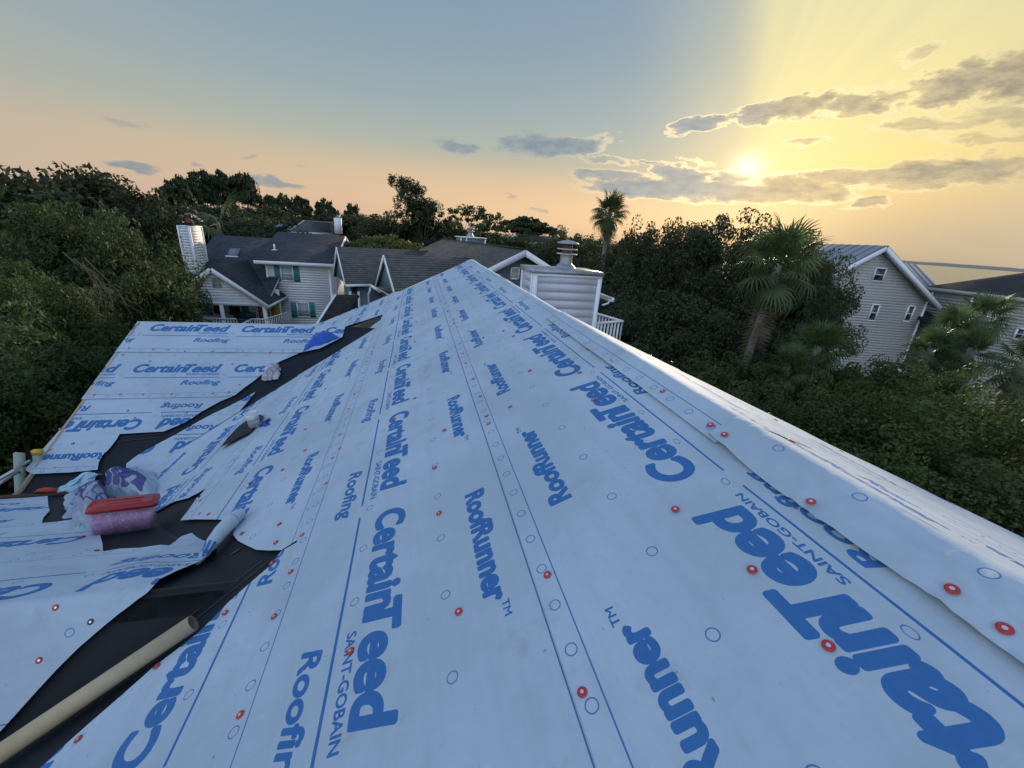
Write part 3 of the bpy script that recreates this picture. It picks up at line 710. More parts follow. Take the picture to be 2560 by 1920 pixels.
# wing two: one sheet folded over its ridge and two narrower ones on its far side
H2 = lambda *p: [tuple(PW2N.hit(*q)) for q in p]
S2 = lambda *p: [(a, -b) for a, b in [tuple(PW2S.hit(*q)) for q in p]]
D1 = sheet('underlayment_sheet', PW2N, [(-4.4, .676), (-2.1, .68), *H2((257, 1387), (300, 1381), (350, 1377), (400, 1371), (424, 1373), (452, 1352), (478, 1342), (500, 1338), (545, 1322), (565, 1300), (590, 1292), (600, 1305), (545, 1380), (500, 1415), (440, 1443), (400, 1461), (372, 1478)),
            *S2((350, 1497), (330, 1513), (300, 1535), (255, 1572), (201, 1619), (150, 1670), (99, 1725), (50, 1780), (0, 1835), (-80, 1920)), (-4.4, -1.5)], house, low_b=.676, a0=-1.76, lift=.010, lap_lift=.008, seed=41, amp=1.8, step=.08,
           hfun=lambda a, b: .022 * max(0, (a + 1.75)) * max(0, 1 - abs(b - .6)) + (.03 * max(0, mnoise.noise(Vector((a * 3, b * 3, 2)))) if a > -1.9 and b > .05 else 0), label='sheet folded over the near wing ridge')
D2_ = sheet('underlayment_sheet', PW2N, [(-4.4, 1.59), *H2((105, 1313), (140, 1310), (190, 1302), (245, 1304)), (-2.45, 1.60), *H2((250, 1340), (256, 1362), (258, 1386)), (-2.0, .60), (-4.4, .60)], house, low_b=1.59, a0=-2.22, lift=.005, lap_lift=.009, seed=42, amp=1.8)
D3 = sheet('underlayment_sheet', PW2N, [(-4.4, 2.75), *H2((60, 1249), (119, 1245), (120, 1262), (124, 1280), (108, 1298), (104, 1313)), (-3.0, 1.53), (-4.4, 1.53)], house, low_b=2.77, a0=-3.0, lift=.004, lap_lift=.009, seed=43, amp=1.8)
strips['D1'] = D1; strips['D2'] = D2_
# the curled end of that sheet, rolled into a loose tube up to the main slope
roll_px = [(497, 1418, .012), (520, 1398, .03), (545, 1372, .045), (570, 1342, .052), (592, 1318, .052), (609, 1300, .045), (618, 1292, .035)]
pts = []; rr_ = []
for px, py, r_ in roll_px:
    a, b = PM.hit(px, py); pts.append(PM.p(a, b, r_ * .9 + .01)); rr_.append(r_ * .85)
roll = MB(); roll.tube(pts, rr_, 20, cap=False)
ro_ = roll.build('rolled_sheet_end', M['paper'], house, smooth=True)
_me = ro_.data; uvl = _me.uv_layers[0]
nring = 20
for poly_ in _me.polygons:
    for li in poly_.loop_indices:
        vi = _me.loops[li].vertex_index; r_i, k_i = divmod(vi, nring)
        kk = k_i if not (k_i == 0 and max(_me.loops[x].vertex_index % nring for x in poly_.loop_indices) == nring - 1) else nring
        uvl.data[li].uv = (.60 + kk * .012, .30 - r_i * .055)

# ---- cap nails
def nail_mesh(capm, name):
    mb = MB(); n = 14; R_ = .0138
    rings = [(R_, 0.0), (R_, .002), (R_ * .8, .0036), (R_ * .42, .0040), (R_ * .36, .0032)]
    vs = [(r * math.cos(2 * math.pi * k / n), r * math.sin(2 * math.pi * k / n), z) for r, z in rings for k in range(n)]
    fs = [(i * n + k, i * n + (k + 1) % n, (i + 1) * n + (k + 1) % n, (i + 1) * n + k) for i in range(len(rings) - 1) for k in range(n)]
    mb.add(vs, fs, mi=0)
    r = R_ * .36; vs = [(r * math.cos(2 * math.pi * k / n), r * math.sin(2 * math.pi * k / n), .0034) for k in range(n)]
    mb.add(vs, [tuple(range(n))], mi=1)
    return mb.mesh(name, [capm, M['nail']])
NR, NB = nail_mesh(M['capred'], 'cap_nail'), nail_mesh(M['capblk'], 'cap_nail_dark')
placed = []
def nail(pl, px, py, h, parent, dark=False, ab=None):
    a, b = ab if ab is not None else pl.hit(px, py)
    q = Vector(pl.pos(a, b, h))
    if any((q - z).length < .02 for z in placed): return
    placed.append(q)
    n = pl.n if b >= 0 or pl.fold is None else pl.fold[1]
    n = Vector(n) + Vector((random.uniform(-.08, .08), random.uniform(-.08, .08), 0))
    o = bpy.data.objects.new('cap_nail', NB if dark else NR); COL.objects.link(o)
    o.parent = parent; o.matrix_parent_inverse = world_of(parent).inverted()
    o.location = q; o.rotation_euler = n.to_track_quat('Z', 'Y').to_euler()
def strip_at(b, a):
    if b < .19: return ('capN', .030) if a < 1.33 else (('capF', .022) if a < 3.7 and b < .14 else ('M1', .012))
    if b < 1.05: return 'M1', .014
    if b < 2.2: return 'M2', .012
    if b < 3.38: return ('M3' if a > 2.0 else 'M3r'), .010
    if b < 4.6: return 'M4', .010
    return 'M5', .009
crops = [(600, 900, .3013, [(545, 582), (543, 758), (357, 918), (1700, 593), (1455, 326), (1285, 500), (1620, 905), (1660, 1285), (955, 293), (908, 415), (835, 630), (835, 745), (775, 825), (720, 1037), (333, 1370), (305, 1523), (525, 1465), (22, 1448), (88, 1028), (1012, 180), (1025, 115), (1942, 168)]),
         (600, 1300, .3737, [(220, 295), (348, 357), (238, 657), (1472, 627), (748, 890), (15, 1315), (2065, 384)]),
         (1300, 1300, .5696, [(1022, 231), (1355, 567), (1892, 338), (2120, 513), (280, 768), (125, 250)]),
         (1100, 640, .2773, [(665, 733), (815, 1046), (1262, 1065), (640, 1375), (1390, 1312), (1545, 972), (1660, 1065), (2015, 1250), (1340, 850), (1160, 727), (1102, 678), (395, 745), (372, 1278), (427, 1458), (445, 1528), (305, 1120), (45, 1582), (238, 980), (575, 683), (212, 892)]),
         (1600, 900, .4822, [(187, 788), (370, 357), (443, 415), (890, 770)]),
         (0, 1100, .494, [(405, 1520), (1145, 880), (1478, 675), (1540, 488), (1400, 525), (1417, 432), (1228, 480), (1380, 630), (1015, 377), (1060, 380), (1017, 312), (1432, 155), (1545, 58), (800, 1150)]),
         (700, 600, .2712, [(1850, 1455), (1795, 1295), (765, 1235), (755, 1310), (975, 630), (965, 665), (1690, 1060), (1660, 968), (420, 1378), (245, 1190), (615, 1097), (245, 1253), (1550, 660), (1520, 600), (815, 1096), (860, 985), (1245, 945), (1258, 760)])]
for ox, oy, sc_, L in crops:
    for x, y in L:
        px, py = ox + x * sc_, oy + y * sc_; a, b = PM.hit(px, py); k, h = strip_at(b, a); nail(PM, px, py, h, strips[k])
# the laps are nailed all the way up to the gable
for b_, k_, off in ((.98, 'M1', .2), (2.16, 'M2', .5)):
    y_ = 4.6 + off
    while y_ < 10.3:
        nail(PM, 0, 0, .013, strips[k_], ab=(y_ + random.uniform(-.05, .05), b_ + random.uniform(-.03, .03))); y_ += random.choice((.15, .3, .3, .45))
for x, y in [(1340, 132), (1740, 142), (1985, 148), (1100, 188)]: nail(PW1, x * .3165, 780 + y * .3165, .012, A1)
for x, y in [(1025, 292), (1215, 303), (1335, 308), (1465, 318), (1680, 320), (2135, 328), (1925, 318)]: nail(PW1, x * .3165, 780 + y * .3165, .022, A1)
for x, y in [(973, 343), (1190, 393), (1685, 432), (1838, 417), (1895, 578)]: nail(PW1, x * .3165, 780 + y * .3165, .012, B1)
for x, y in [(750, 660), (957, 657), (1135, 660), (1360, 657), (1685, 650), (1810, 640)]: nail(PW1, x * .3165, 780 + y * .3165, .018, B1)
for x, y in [(1012, 783), (1068, 840), (1475, 800), (1275, 908), (690, 897), (478, 930), (400, 1093), (437, 1237)]: nail(PW1, x * .3165, 780 + y * .3165, .012, C1)
nail(PW1, 580 * .3165, 780 + 1043 * .3165, .012, C1, True)
for x, y in [(490, 570), (420, 497)]: nail(PW2N, x * .494, 1100 + y * .494, .014, D2_)
for x, y in [(765, 627), (863, 693)]: nail(PW2N, x * .494, 1100 + y * .494, .022, D1)
for x, y in [(295, 845), (212, 1110)]:
    a, b = PW2S.hit(x * .494, 1100 + y * .494); nail(PW2N, 0, 0, .014, D1, ab=(a, -b))
a, b = PW2S.hit(470 * .494, 1100 + 917 * .494); nail(PW2N, 0, 0, .014, D1, True, ab=(a, -b))
for k in range(16): nail(PWW, 0, 0, .016, house, ab=(3.2 - k * .33 - random.uniform(0, .2), random.choice((.15, .5, .75, 1.0))))

# ---- chimney chase with its flue on the far west slope
ch = empty('chimney', (3.2, 8.9, -2.5)); ch.parent = house; ch.matrix_parent_inverse = world_of(house).inverted()
Yc = 8.5
fl = at(1337, 682, Yc); fr_ = at(1503, 692, Yc); zt = -.735; X0, X1 = fl[0] - .02, fr_[0]
zb = -3.6; dpt = 1.0
F = Fr((X0, Yc, zb), (1, 0, 0), (0, 0, 1)); 
MB().box(((X0 + X1) / 2, Yc + dpt / 2, (zb + zt) / 2), (X1 - X0 - .02, dpt - .02, zt - zb)).build('chimney_core', M['chase'], ch)
siding(ch, F, [(.07, 0), (X1 - X0 - .07, 0), (X1 - X0 - .07, zt - zb - .03), (.07, zt - zb - .03)], .178, M['chase'], lap=.011)
FL = Fr((X0, Yc + dpt, zb), (0, -1, 0), (0, 0, 1))
siding(ch, FL, [(.07, 0), (dpt - .06, 0), (dpt - .06, zt - zb - .03), (.07, zt - zb - .03)], .178, M['chase'], lap=.011)
for x, w in ((X0 - .012, .10), (X1 - .075, .09)): MB().box((x + w / 2, Yc - .012, (zb + zt) / 2), (w, .05, zt - zb)).build('corner_board', M['white_trim'], ch)
MB().box((X0 - .015, Yc + .07, (zb + zt) / 2), (.03, .10, zt - zb - .01)).build('corner_board', M['white_trim'], ch)
MB().box((X0 - .015, Yc + dpt - .07, (zb + zt) / 2), (.03, .10, zt - zb - .01)).build('corner_board', M['white_trim'], ch)
MB().box(((X0 + X1) / 2, Yc - .016, zt - .025), (X1 - X0 + .03, .05, .05)).build('frieze_board', M['white_trim'], ch)
cap = MB(); cx0, cx1, cy0, cy1 = X0 - .05, X1 + .03, Yc - .06, Yc + dpt + .05
cap.add([(cx0, cy0, zt), (cx1, cy0, zt), (cx1, cy1, zt), (cx0, cy1, zt), (cx0, cy0, zt + .085), (cx1, cy0, zt + .085), (cx1, cy1, zt + .085), (cx0, cy1, zt + .085), ((cx0 + cx1) / 2, (cy0 + cy1) / 2, zt + .12)],
        [(0, 1, 5, 4), (1, 2, 6, 5), (2, 3, 7, 6), (3, 0, 4, 7), (4, 5, 8), (5, 6, 8), (6, 7, 8), (7, 4, 8), (3, 2, 1, 0)]).build('chimney_cap', M['galv'], ch)
fx, fy = at(1414, 660, Yc + .5)[0], Yc + .5
def lathe(prof, c, n=24, rot0=0.0):
    vs = [(c[0] + r * math.cos(rot0 + 2 * math.pi * k / n), c[1] + r * math.sin(rot0 + 2 * math.pi * k / n), c[2] + z) for r, z in prof for k in range(n)]
    fs = [(i * n + k, i * n + (k + 1) % n, (i + 1) * n + (k + 1) % n, (i + 1) * n + k) for i in range(len(prof) - 1) for k in range(n)]
    return MB().add(vs, fs)
zf = zt + .10
lathe([(.24, 0), (.19, .06), (.145, .09), (.135, .12), (.135, .30)], (fx, fy, zf)).build('flue_pipe', M['galv'], ch, True)
lathe([(.10, .28), (.11, .50), (.09, .52)], (fx, fy, zf)).build('inner_flue', M['rust'], ch, True)
cg = MB()
for z in (.30, .40, .52): lathe_r = [(fx + .215 * math.cos(t), fy + .215 * math.sin(t), zf + z) for t in np.linspace(0, 2 * math.pi, 17)]; cg.tube(lathe_r, .013, 5)
for k in range(8):
    t = 2 * math.pi * k / 8 + .2; cg.beam((fx + .215 * math.cos(t), fy + .215 * math.sin(t), zf + .29), (fx + .215 * math.cos(t), fy + .215 * math.sin(t), zf + .54), .03, .012)
cg.build('spark_cage', M['lightgrey'], ch)
lathe([(.235, .52), (.235, .535), (.12, .575), (.0, .59)], (fx, fy, zf), 16).build('rain_cap', M['galv'], ch)
lathe([(.13, .295), (.215, .30), (.215, .31), (.13, .31)], (fx, fy, zf), 16).build('cage_plate', M['galv'], ch)
# eave stub and the white deck railing on the west side
ev = at(1500, 738, 9.4)
mb = MB(); mb.beam((ev[0] - .6, 9.4, ev[2] + .22), (ev[0] + .10, 9.4, ev[2] + .0), .9, .04, up=(0, 0, 1)); mb.build('eave_stub', M['white_trim'], house)
MB().beam((ev[0] + .12, 8.95, ev[2] - .04), (ev[0] + .12, 9.9, ev[2] - .04), .10, .09).build('gutter', M['white_trim'], house)
MB().tube([(ev[0] + .08, 9.0, ev[2] - .07), (ev[0] + .05, 9.0, ev[2] - .12), (ev[0] - .04, 9.0, ev[2] - .16), (ev[0] - .10, 9.0, ev[2] - .17)], .022, 8).build('downspout', M['white_trim'], house)
rl = empty('deck_railing', tuple(at(1520, 850, 10.0))); rl.parent = house; rl.matrix_parent_inverse = world_of(house).inverted()
pA = at(1488, 808, 9.2); zr = pA[2]
def at_z(px, py, z): r = ray(px, py); return r * (z / r[2])
pC = at_z(1556, 803, zr); pA = at_z(1486, 808, zr); pB = at_z(1486, 782, zr)
hgt = .92
def railing(a, b, parent, step=.115, nm='baluster'):
    a = np.array(a); b = np.array(b); L = np.linalg.norm(b - a)
    MB().beam(a, b, .09, .04).build('top_rail', M['white_trim'], parent)
    MB().beam(a - (0, 0, hgt - .08), b - (0, 0, hgt - .08), .05, .07).build('bottom_rail', M['white_trim'], parent)
    k = int(L / step); me = None
    for i in range(k + 1):
        q = a + (b - a) * (i / k)
        if me is None: me = MB().box((0, 0, -hgt / 2), (.035, .035, hgt - .05)).mesh('baluster', M['white_trim'])
        o = bpy.data.objects.new(nm, me); COL.objects.link(o); o.parent = parent; o.matrix_parent_inverse = world_of(parent).inverted(); o.location = q
railing(pA, pC, rl); railing(pC, pB, rl)
dk = MB(); dk.add([pA + (-.3, 0, -hgt), pC + (0, 0, -hgt), pB + (-.3, 0, -hgt), pA + (-.3, 0, -hgt - .2), pC + (0, 0, -hgt - .2), pB + (-.3, 0, -hgt - .2)], [(0, 1, 2), (5, 4, 3), (0, 3, 4, 1), (1, 4, 5, 2), (2, 5, 3, 0)])
dk.build('deck_floor', M['white_trim'], rl)
MB().box((pC[0] - .05, pC[1], (zr - hgt + GZ) / 2), (.12, .12, zr - hgt - GZ)).build('deck_post', M['white_trim'], rl)

# ------------------------------------------------------------------ things lying on the roof
# cardboard core
a, b = PM.hit(500, 1572); e0 = PM.p(a, b, .046); a, b = PM.hit(-60, 1955); e1 = PM.p(a, b, .046)
def hollow(name, p0, p1, R_, r_, n=28):
    p0, p1 = np.array(p0), np.array(p1); d = (p1 - p0) / np.linalg.norm(p1 - p0); a_ = np.cross(d, (0, 0, 1)); a_ /= np.linalg.norm(a_); b_ = np.cross(d, a_)
    vs = []
    for q, rr in ((p0, R_), (p1, R_), (p1, r_), (p0, r_)):
        for k in range(n):
            t = 2 * math.pi * k / n; vs.append(q + rr * (math.cos(t) * a_ + math.sin(t) * b_))
    mb = MB(); 
    for i in range(4):
        j = (i + 1) % 4; fs = [(i * n + k, i * n + (k + 1) % n, j * n + (k + 1) % n, j * n + k) for k in range(n)]
        mb.add(vs if i == 0 else [], [], mi=0)
        mb.f += fs; mb.mi += [0 if i in (0,) else 1] * n
    return mb.build(name, [M['card'], M['card_in']], smooth=False)
tube = hollow('cardboard_tube', e0, e1, .037, .030)
for p_ in tube.data.polygons: p_.use_smooth = True
tag(tube, 'long tan cardboard roll core lying across the black valley membrane at the lower left', 'cardboard tube')

# red-lidded tub full of cap nails
tubE = empty('storage_tub', (-2.1, 3.02, -2.26)); tag(tubE, 'clear plastic tub with red lid filled with pink cap nails on the black membrane', 'storage tub')
def tub_part(name, c, L, Wd, z0, z1, flare, m, bev=.02, n=5):
    """rounded rectangular loft"""
    mb = MB(); rings = []
    for z, e in ((z0, 0), (z1, flare)):
        l, w = L / 2 + e, Wd / 2 + e; pts = []
        for cx_, cy_, a0 in ((l - bev, w - bev, 0), (-l + bev, w - bev, 90), (-l + bev, -w + bev, 180), (l - bev, -w + bev, 270)):
            for k in range(n): t = math.radians(a0 + 90 * k / (n - 1)); pts.append((cx_ + bev * math.cos(t), cy_ + bev * math.sin(t), z))
        rings.append(pts)
    N_ = len(rings[0]); vs = rings[0] + rings[1]
    mb.add(vs, [tuple(range(N_))[::-1], tuple(range(N_, 2 * N_))] + [(i, (i + 1) % N_, (i + 1) % N_ + N_, i + N_) for i in range(N_)])
    o = bpy.data.objects.new(name, mb.mesh(name, m, False)); COL.objects.link(o); o.parent = c; return o
def tub_mat():
    m = bpy.data.materials.new('pink_cap_nail_fill'); m.use_nodes = True; t = NT(m.node_tree); b = t.n['Principled BSDF']
    tcn = t.new('ShaderNodeTexCoord'); oc = V(t, tcn.outputs['Object'])
    vo = t.new('ShaderNodeTexVoronoi'); vo.inputs['Scale'].default_value = 48; t.put(vo.inputs['Vector'], oc)
    n = t.noise(oc, 22, 4, .6)
    c_ = t.mix(t.ss(n, .35, .65), (.60, .17, .33), (.66, .36, .52))
    c_ = t.mix(t.ss(V(t, vo.outputs[0]), .25, .6) * .5, c_, (.30, .09, .24))
    spk = t.ss(V(t, vo.outputs[0]), .20, .12) * t.ss(t.noise(oc, 31, 1, .5), .48, .54)  # white glints on the caps, painted into the colour
    c_ = t.mix(spk, c_, (1.0, .95, 1.0)); t.put(b.inputs['Base Color'], c_); b.inputs['Roughness'].default_value = .25
    b.inputs['Coat Weight'].default_value = .6
    return m
def clear_mat(name, col, alpha, rough=.25):
    m = bpy.data.materials.new(name); m.use_nodes = True; t = NT(m.node_tree); t.n.clear()
    o = t.new('ShaderNodeOutputMaterial'); b = t.new('ShaderNodeBsdfPrincipled'); b.inputs['Base Color'].default_value = (*col, 1); b.inputs['Roughness'].default_value = rough
    tr = t.new('ShaderNodeBsdfTransparent'); mx = t.new('ShaderNodeMixShader')
    tcn = t.new('ShaderNodeTexCoord'); n = t.noise(V(t, tcn.outputs['Object']), 9, 4, .6)
    t.put(mx.inputs[0], t.ss(n, .2, .8) * .3 + (alpha - .15)); t.l.new(tr.outputs[0], mx.inputs[1]); t.l.new(b.outputs[0], mx.inputs[2]); t.l.new(mx.outputs[0], o.inputs[0]); return m
M['fill'] = tub_mat(); M['clear'] = clear_mat('frosted_plastic', (.60, .55, .75), .22); M['clearbag'] = clear_mat('clear_plastic_film', (.55, .66, .72), .42, .15)
TL, TW, TH = .335, .19, .178
tub_part('tub_fill', tubE, TL - .02, TW - .02, .006, TH * .80, .012, M['fill'])
tub_part('tub_body', tubE, TL, TW, 0, TH, .016, M['clear'], .03)
tub_part('tub_rim', tubE, TL + .035, TW + .035, TH - .028, TH - .020, .0, M['clear'], .03)
lid = tub_part('lid', tubE, TL + .05, TW + .05, TH - .006, TH + .022, -.004, M['red'], .035)
tub_part('lid_panel', tubE, TL - .01, TW - .01, TH + .022, TH + .027, -.006, M['red'], .03)
for i, yy_ in enumerate((-.035, .035)):
    o = bpy.data.objects.new('lid_rib', MB().box((0, yy_, TH + .0285), (TL * .6, .007, .006)).mesh('lid_rib', M['red'])); COL.objects.link(o); o.parent = tubE
tubE.rotation_euler = Matrix(((0.945, -.30, 0), (0.32, .94, 0), (0, 0, 1))).to_euler()
tubE.rotation_euler = (math.radians(-13), math.radians(9), math.radians(20)); tubE.location = (-2.13, 3.00, -2.235)

# crumpled bags: draped grids with folds
def crumple(name, pl, corners, height, mtl, label, cat, seed, nu=44, fold=.035, lift=.01, uvr=(0, 1, 0, 1), group=None, tuck=True):
    """corners: four picture points on plane pl, in order; the sheet swells to height"""
    A = [np.array(pl.hit(*c_)) for c_ in corners]
    vs = []; uv = []
    for j in range(nu):
        for i in range(nu):
            s, t = i / (nu - 1), j / (nu - 1)
            q = (A[0] * (1 - s) + A[1] * s) * (1 - t) + (A[3] * (1 - s) + A[2] * s) * t
            e = (math.sin(math.pi * s) * math.sin(math.pi * t)) ** .55
            nv_ = Vector((s * 3 + seed, t * 3, seed * 2.1))
            r1 = 1 - abs(mnoise.noise(nv_)) * 2; r2 = 1 - abs(mnoise.noise(nv_ * 2.7)) * 2; r3 = 1 - abs(mnoise.noise(nv_ * 6.1)) * 2
            h = lift + height * e * (.72 + .38 * mnoise.noise(Vector((s * 2, t * 2, seed)))) + fold * e * (r1 * .6 + r2 * .4 + r3 * .22)
            jx_ = .05 * mnoise.noise(Vector((s * 5, t * 5, seed + 5))); jy_ = .05 * mnoise.noise(Vector((s * 5, t * 5, seed + 8)))
            vs.append(pl.p(q[0] + jx_, q[1] + jy_, max(h, .004))); uv.append((uvr[0] + (uvr[1] - uvr[0]) * s, uvr[2] + (uvr[3] - uvr[2]) * t))
    fs = [(j * nu + i, j * nu + i + 1, (j + 1) * nu + i + 1, (j + 1) * nu + i) for j in range(nu - 1) for i in range(nu - 1)]
    me = mesh_np(name, vs, [4] * len(fs), [k for f_ in fs for k in f_], mtl, True, uv)
    o = link(name, me); tag(o, label, cat, group); return o
PN = PW2N
crumple('plastic_bag', PM, [(248, 1262), (388, 1266), (400, 1190), (300, 1160)], .20, M['bag_a'], 'large crumpled white bag with fat violet letters behind the red-lidded tub', 'plastic bag', 3.3, uvr=(.02, 1.0, .15, .85), fold=.05)
crumple('plastic_bag', PN, [(178, 1330), (262, 1306), (262, 1218), (188, 1228)], .20, M['bag_b'], 'round stuffed bag with violet lettering and grid pattern, left of the tub', 'plastic bag', 7.1, uvr=(.02, 1.0, .0, 1.0), fold=.035)
crumple('plastic_bag', PN, [(178, 1330), (250, 1325), (258, 1302), (205, 1290)], .07, M['clearbag'], 'limp clear plastic film trailing below the stuffed bag', 'plastic film', 9.4, fold=.05)
crumple('plastic_sleeve', PW1, [(140, 1232), (170, 1238), (252, 1190), (225, 1180)], .05, mat('pale_blue_film', (.42, .60, .68), .3, noise_amt=.1, bump=.4, bump_scale=20), 'pale blue plastic sleeve pointing down towards the ladder', 'plastic sleeve', 4.4, fold=.02)
crumple('plastic_bag', PN, [(155, 1298), (200, 1300), (215, 1240), (180, 1232)], .09, mat('milky_bag', (.36, .45, .55), .35, noise_amt=.15, bump=.4, bump_scale=16), 'small milky bag squeezed against the pale blue sleeve', 'plastic bag', 5.6, fold=.03)
crumple('plastic_bag', PW1, [(657, 955), (694, 948), (704, 918), (668, 922)], .15, mat('stained_bag', (.50, .47, .50), .4, noise_amt=.5, noise_scale=9, bump=.5, bump_scale=20), 'small scrunched pinkish white bag in the valley below the blue tarp', 'plastic bag', 6.3, fold=.05, nu=26)
tp = crumple('blue_tarp', PW1, [(752, 884), (850, 846), (822, 832), (790, 834)], .05, M['tarp'], 'folded scrap of bright blue tarp lying on the far wing beside the valley', 'tarp', 8.2, fold=.02, lift=.02)
# glove / tool handle
g = MB(); q = PW1.p(*PW1.hit(118, 1232), .03)
g.tube([q + (-.09, .0, 0), q + (-.05, 0, .012), q + (0, 0, .018), q + (.06, 0, .01), q + (.10, .0, 0)], [.008, .022, .028, .03, .024], 12)
tag(g.build('rubber_grip', M['orange'], None, True), 'orange rubber grip poking out from under the pale blue sleeve', 'tool handle')
# harness tangle
hr = empty('roof_harness', tuple(PM.p(*PM.hit(270, 1190), .05))); tag(hr, 'tangle of black harness straps and rope in the valley above the bags', 'safety harness')
rnd = random.Random(5)
for k in range(9):
    pts = []; cx_, cy_ = rnd.uniform(235, 292), rnd.uniform(1168, 1215)
    for i in range(9):
        px = cx_ + 30 * math.cos(i * 1.1 + k) * (1 - i / 14); py = cy_ + 20 * math.sin(i * 1.3 + k * 2)
        pts.append(PM.p(*PM.hit(px, py), .05 + .05 * rnd.random()))
    MB().tube(pts, rnd.uniform(.010, .018), 7).build('strap', M['harness'], hr, True)
pts = [PM.p(*PM.hit(x, y), h_) for x, y, h_ in ((300, 1185, .03), (318, 1160, .02), (322, 1138, .05), (326, 1118, .09), (332, 1110, .10), (340, 1112, .08), (350, 1120, .03))]
MB().tube(pts, .012, 8).build('strap', M['harness'], hr, True)
MB().tube([PM.p(*PM.hit(336, 1122), .04), PM.p(*PM.hit(341, 1106), .13)], .012, 8).build('metal_hook', M['alu'], hr, True)
# cup, rag, loose patch
a, b = PM.hit(642, 1070); cb = PM.p(a, b, .026); up_ = (np.array(PM.n) * .3 + np.array((0, 0, 1)) * .6); up_ /= np.linalg.norm(up_)
cup = empty('plastic_cup', tuple(cb)); tag(cup, 'small white paint-smeared cup standing on the loose black patch', 'cup')
cup.rotation_euler = Vector(up_).to_track_quat('Z', 'Y').to_euler()
M['cup'] = mat('smeared_cup', (.66, .68, .68), .5, noise_amt=.1, noise_scale=12); M['cuplab'] = mat('stained_cup_band', (.55, .50, .48), .6, noise_amt=.45, noise_scale=22)
hc = .165; rc = .062
for nm, prof, m_ in (('cup_wall', [(rc * .93, hc * .45), (rc * 1.02, hc), (rc * 1.05, hc), (rc * 1.05, hc - .008), (rc * .98, hc - .01), (rc * .90, .0)][:1] + [(rc * .955, hc * .45), (rc * 1.01, hc), (rc * .97, hc), (rc * .92, hc * .5), (.0, hc * .48)], M['cup']), ('cup_label', [(0, 0), (rc * .88, 0), (rc * .955, hc * .45)], M['cuplab']), ('cup_rim', [(rc * 1.01, hc - .006), (rc * 1.06, hc - .004), (rc * 1.06, hc + .004), (rc * .98, hc + .004)], M['cup'])):
    o = bpy.data.objects.new(nm, lathe(prof, (0, 0, 0), 24).mesh(nm, m_, True)); COL.objects.link(o); o.parent = cup
crumple('rag', PM, [(655, 1068), (672, 1066), (675, 1052), (662, 1058)], .03, M['rag'], 'crumpled blue rag beside the white cup', 'rag', 2.2, fold=.02, nu=18)
patch = sheet('membrane_patch', PM, PMh((556, 1125), (575, 1100), (595, 1078), (612, 1064), (628, 1050), (655, 1042), (664, 1046), (648, 1066), (632, 1086), (600, 1102), (575, 1116)), None, lift=.012, lap_lift=0, mtl=M['black'], amp=1.5, step=.05, hfun=lambda a, b: .034 + .004 * mnoise.noise(Vector((a * 6, b * 6, 1))))
tag(patch, 'loose pointed offcut of black membrane under the white cup', 'membrane patch')
# ladder against the far wing's end
ld = empty('extension_ladder', (-4.5, 4.8, GZ)); tag(ld, 'aluminium extension ladder with yellow rail cap reaching the roof edge at far left', 'ladder')
lt = at(48, 1133, 4.95); lr2 = at(84, 1135, 4.98)
def lad_rail(top, name, wide, m_):
    foot = np.array([top[0] - 1.6, top[1], GZ]); MB().beam(foot, top, wide, .03, up=(0, 1, 0) if wide < .05 else (0, 1, .0)).build(name, m_, ld)
top1 = at(48, 1133, 4.9); dn = np.array([-.24, -.02, -1.0]); dn /= np.linalg.norm(dn)
L_ = (top1[2] - GZ) / -dn[2]
MB().beam(top1, top1 + dn * L_, .085, .03, up=(0, 1, 0)).build('side_rail', M['rail'], ld)
top2 = top1 + (.12, .05, -.02); MB().beam(top2, top2 + dn * L_, .07, .03, up=(0, 1, 0)).build('side_rail', M['rail'], ld)
MB().box(top2 + (0, 0, .0), (.085, .045, .05)).build('rail_cap', M['yellow'], ld)
off = np.array([.0, -.46, 0])
MB().beam(top1 + off, top1 + off + dn * L_, .085, .03, up=(0, 1, 0)).build('side_rail', M['rail'], ld)
for k in range(1, 18):
    q = top1 + dn * (.12 + .30 * k - .2); 
    if q[2] < GZ + .1: break
    MB().tube([q, q + off], .017, 8).build('rung', M['alu'], ld, True)
    q = q + np.array([.09, .03, .10]); MB().tube([q, q + off], .017, 8).build('rung', M['alu'], ld, True)
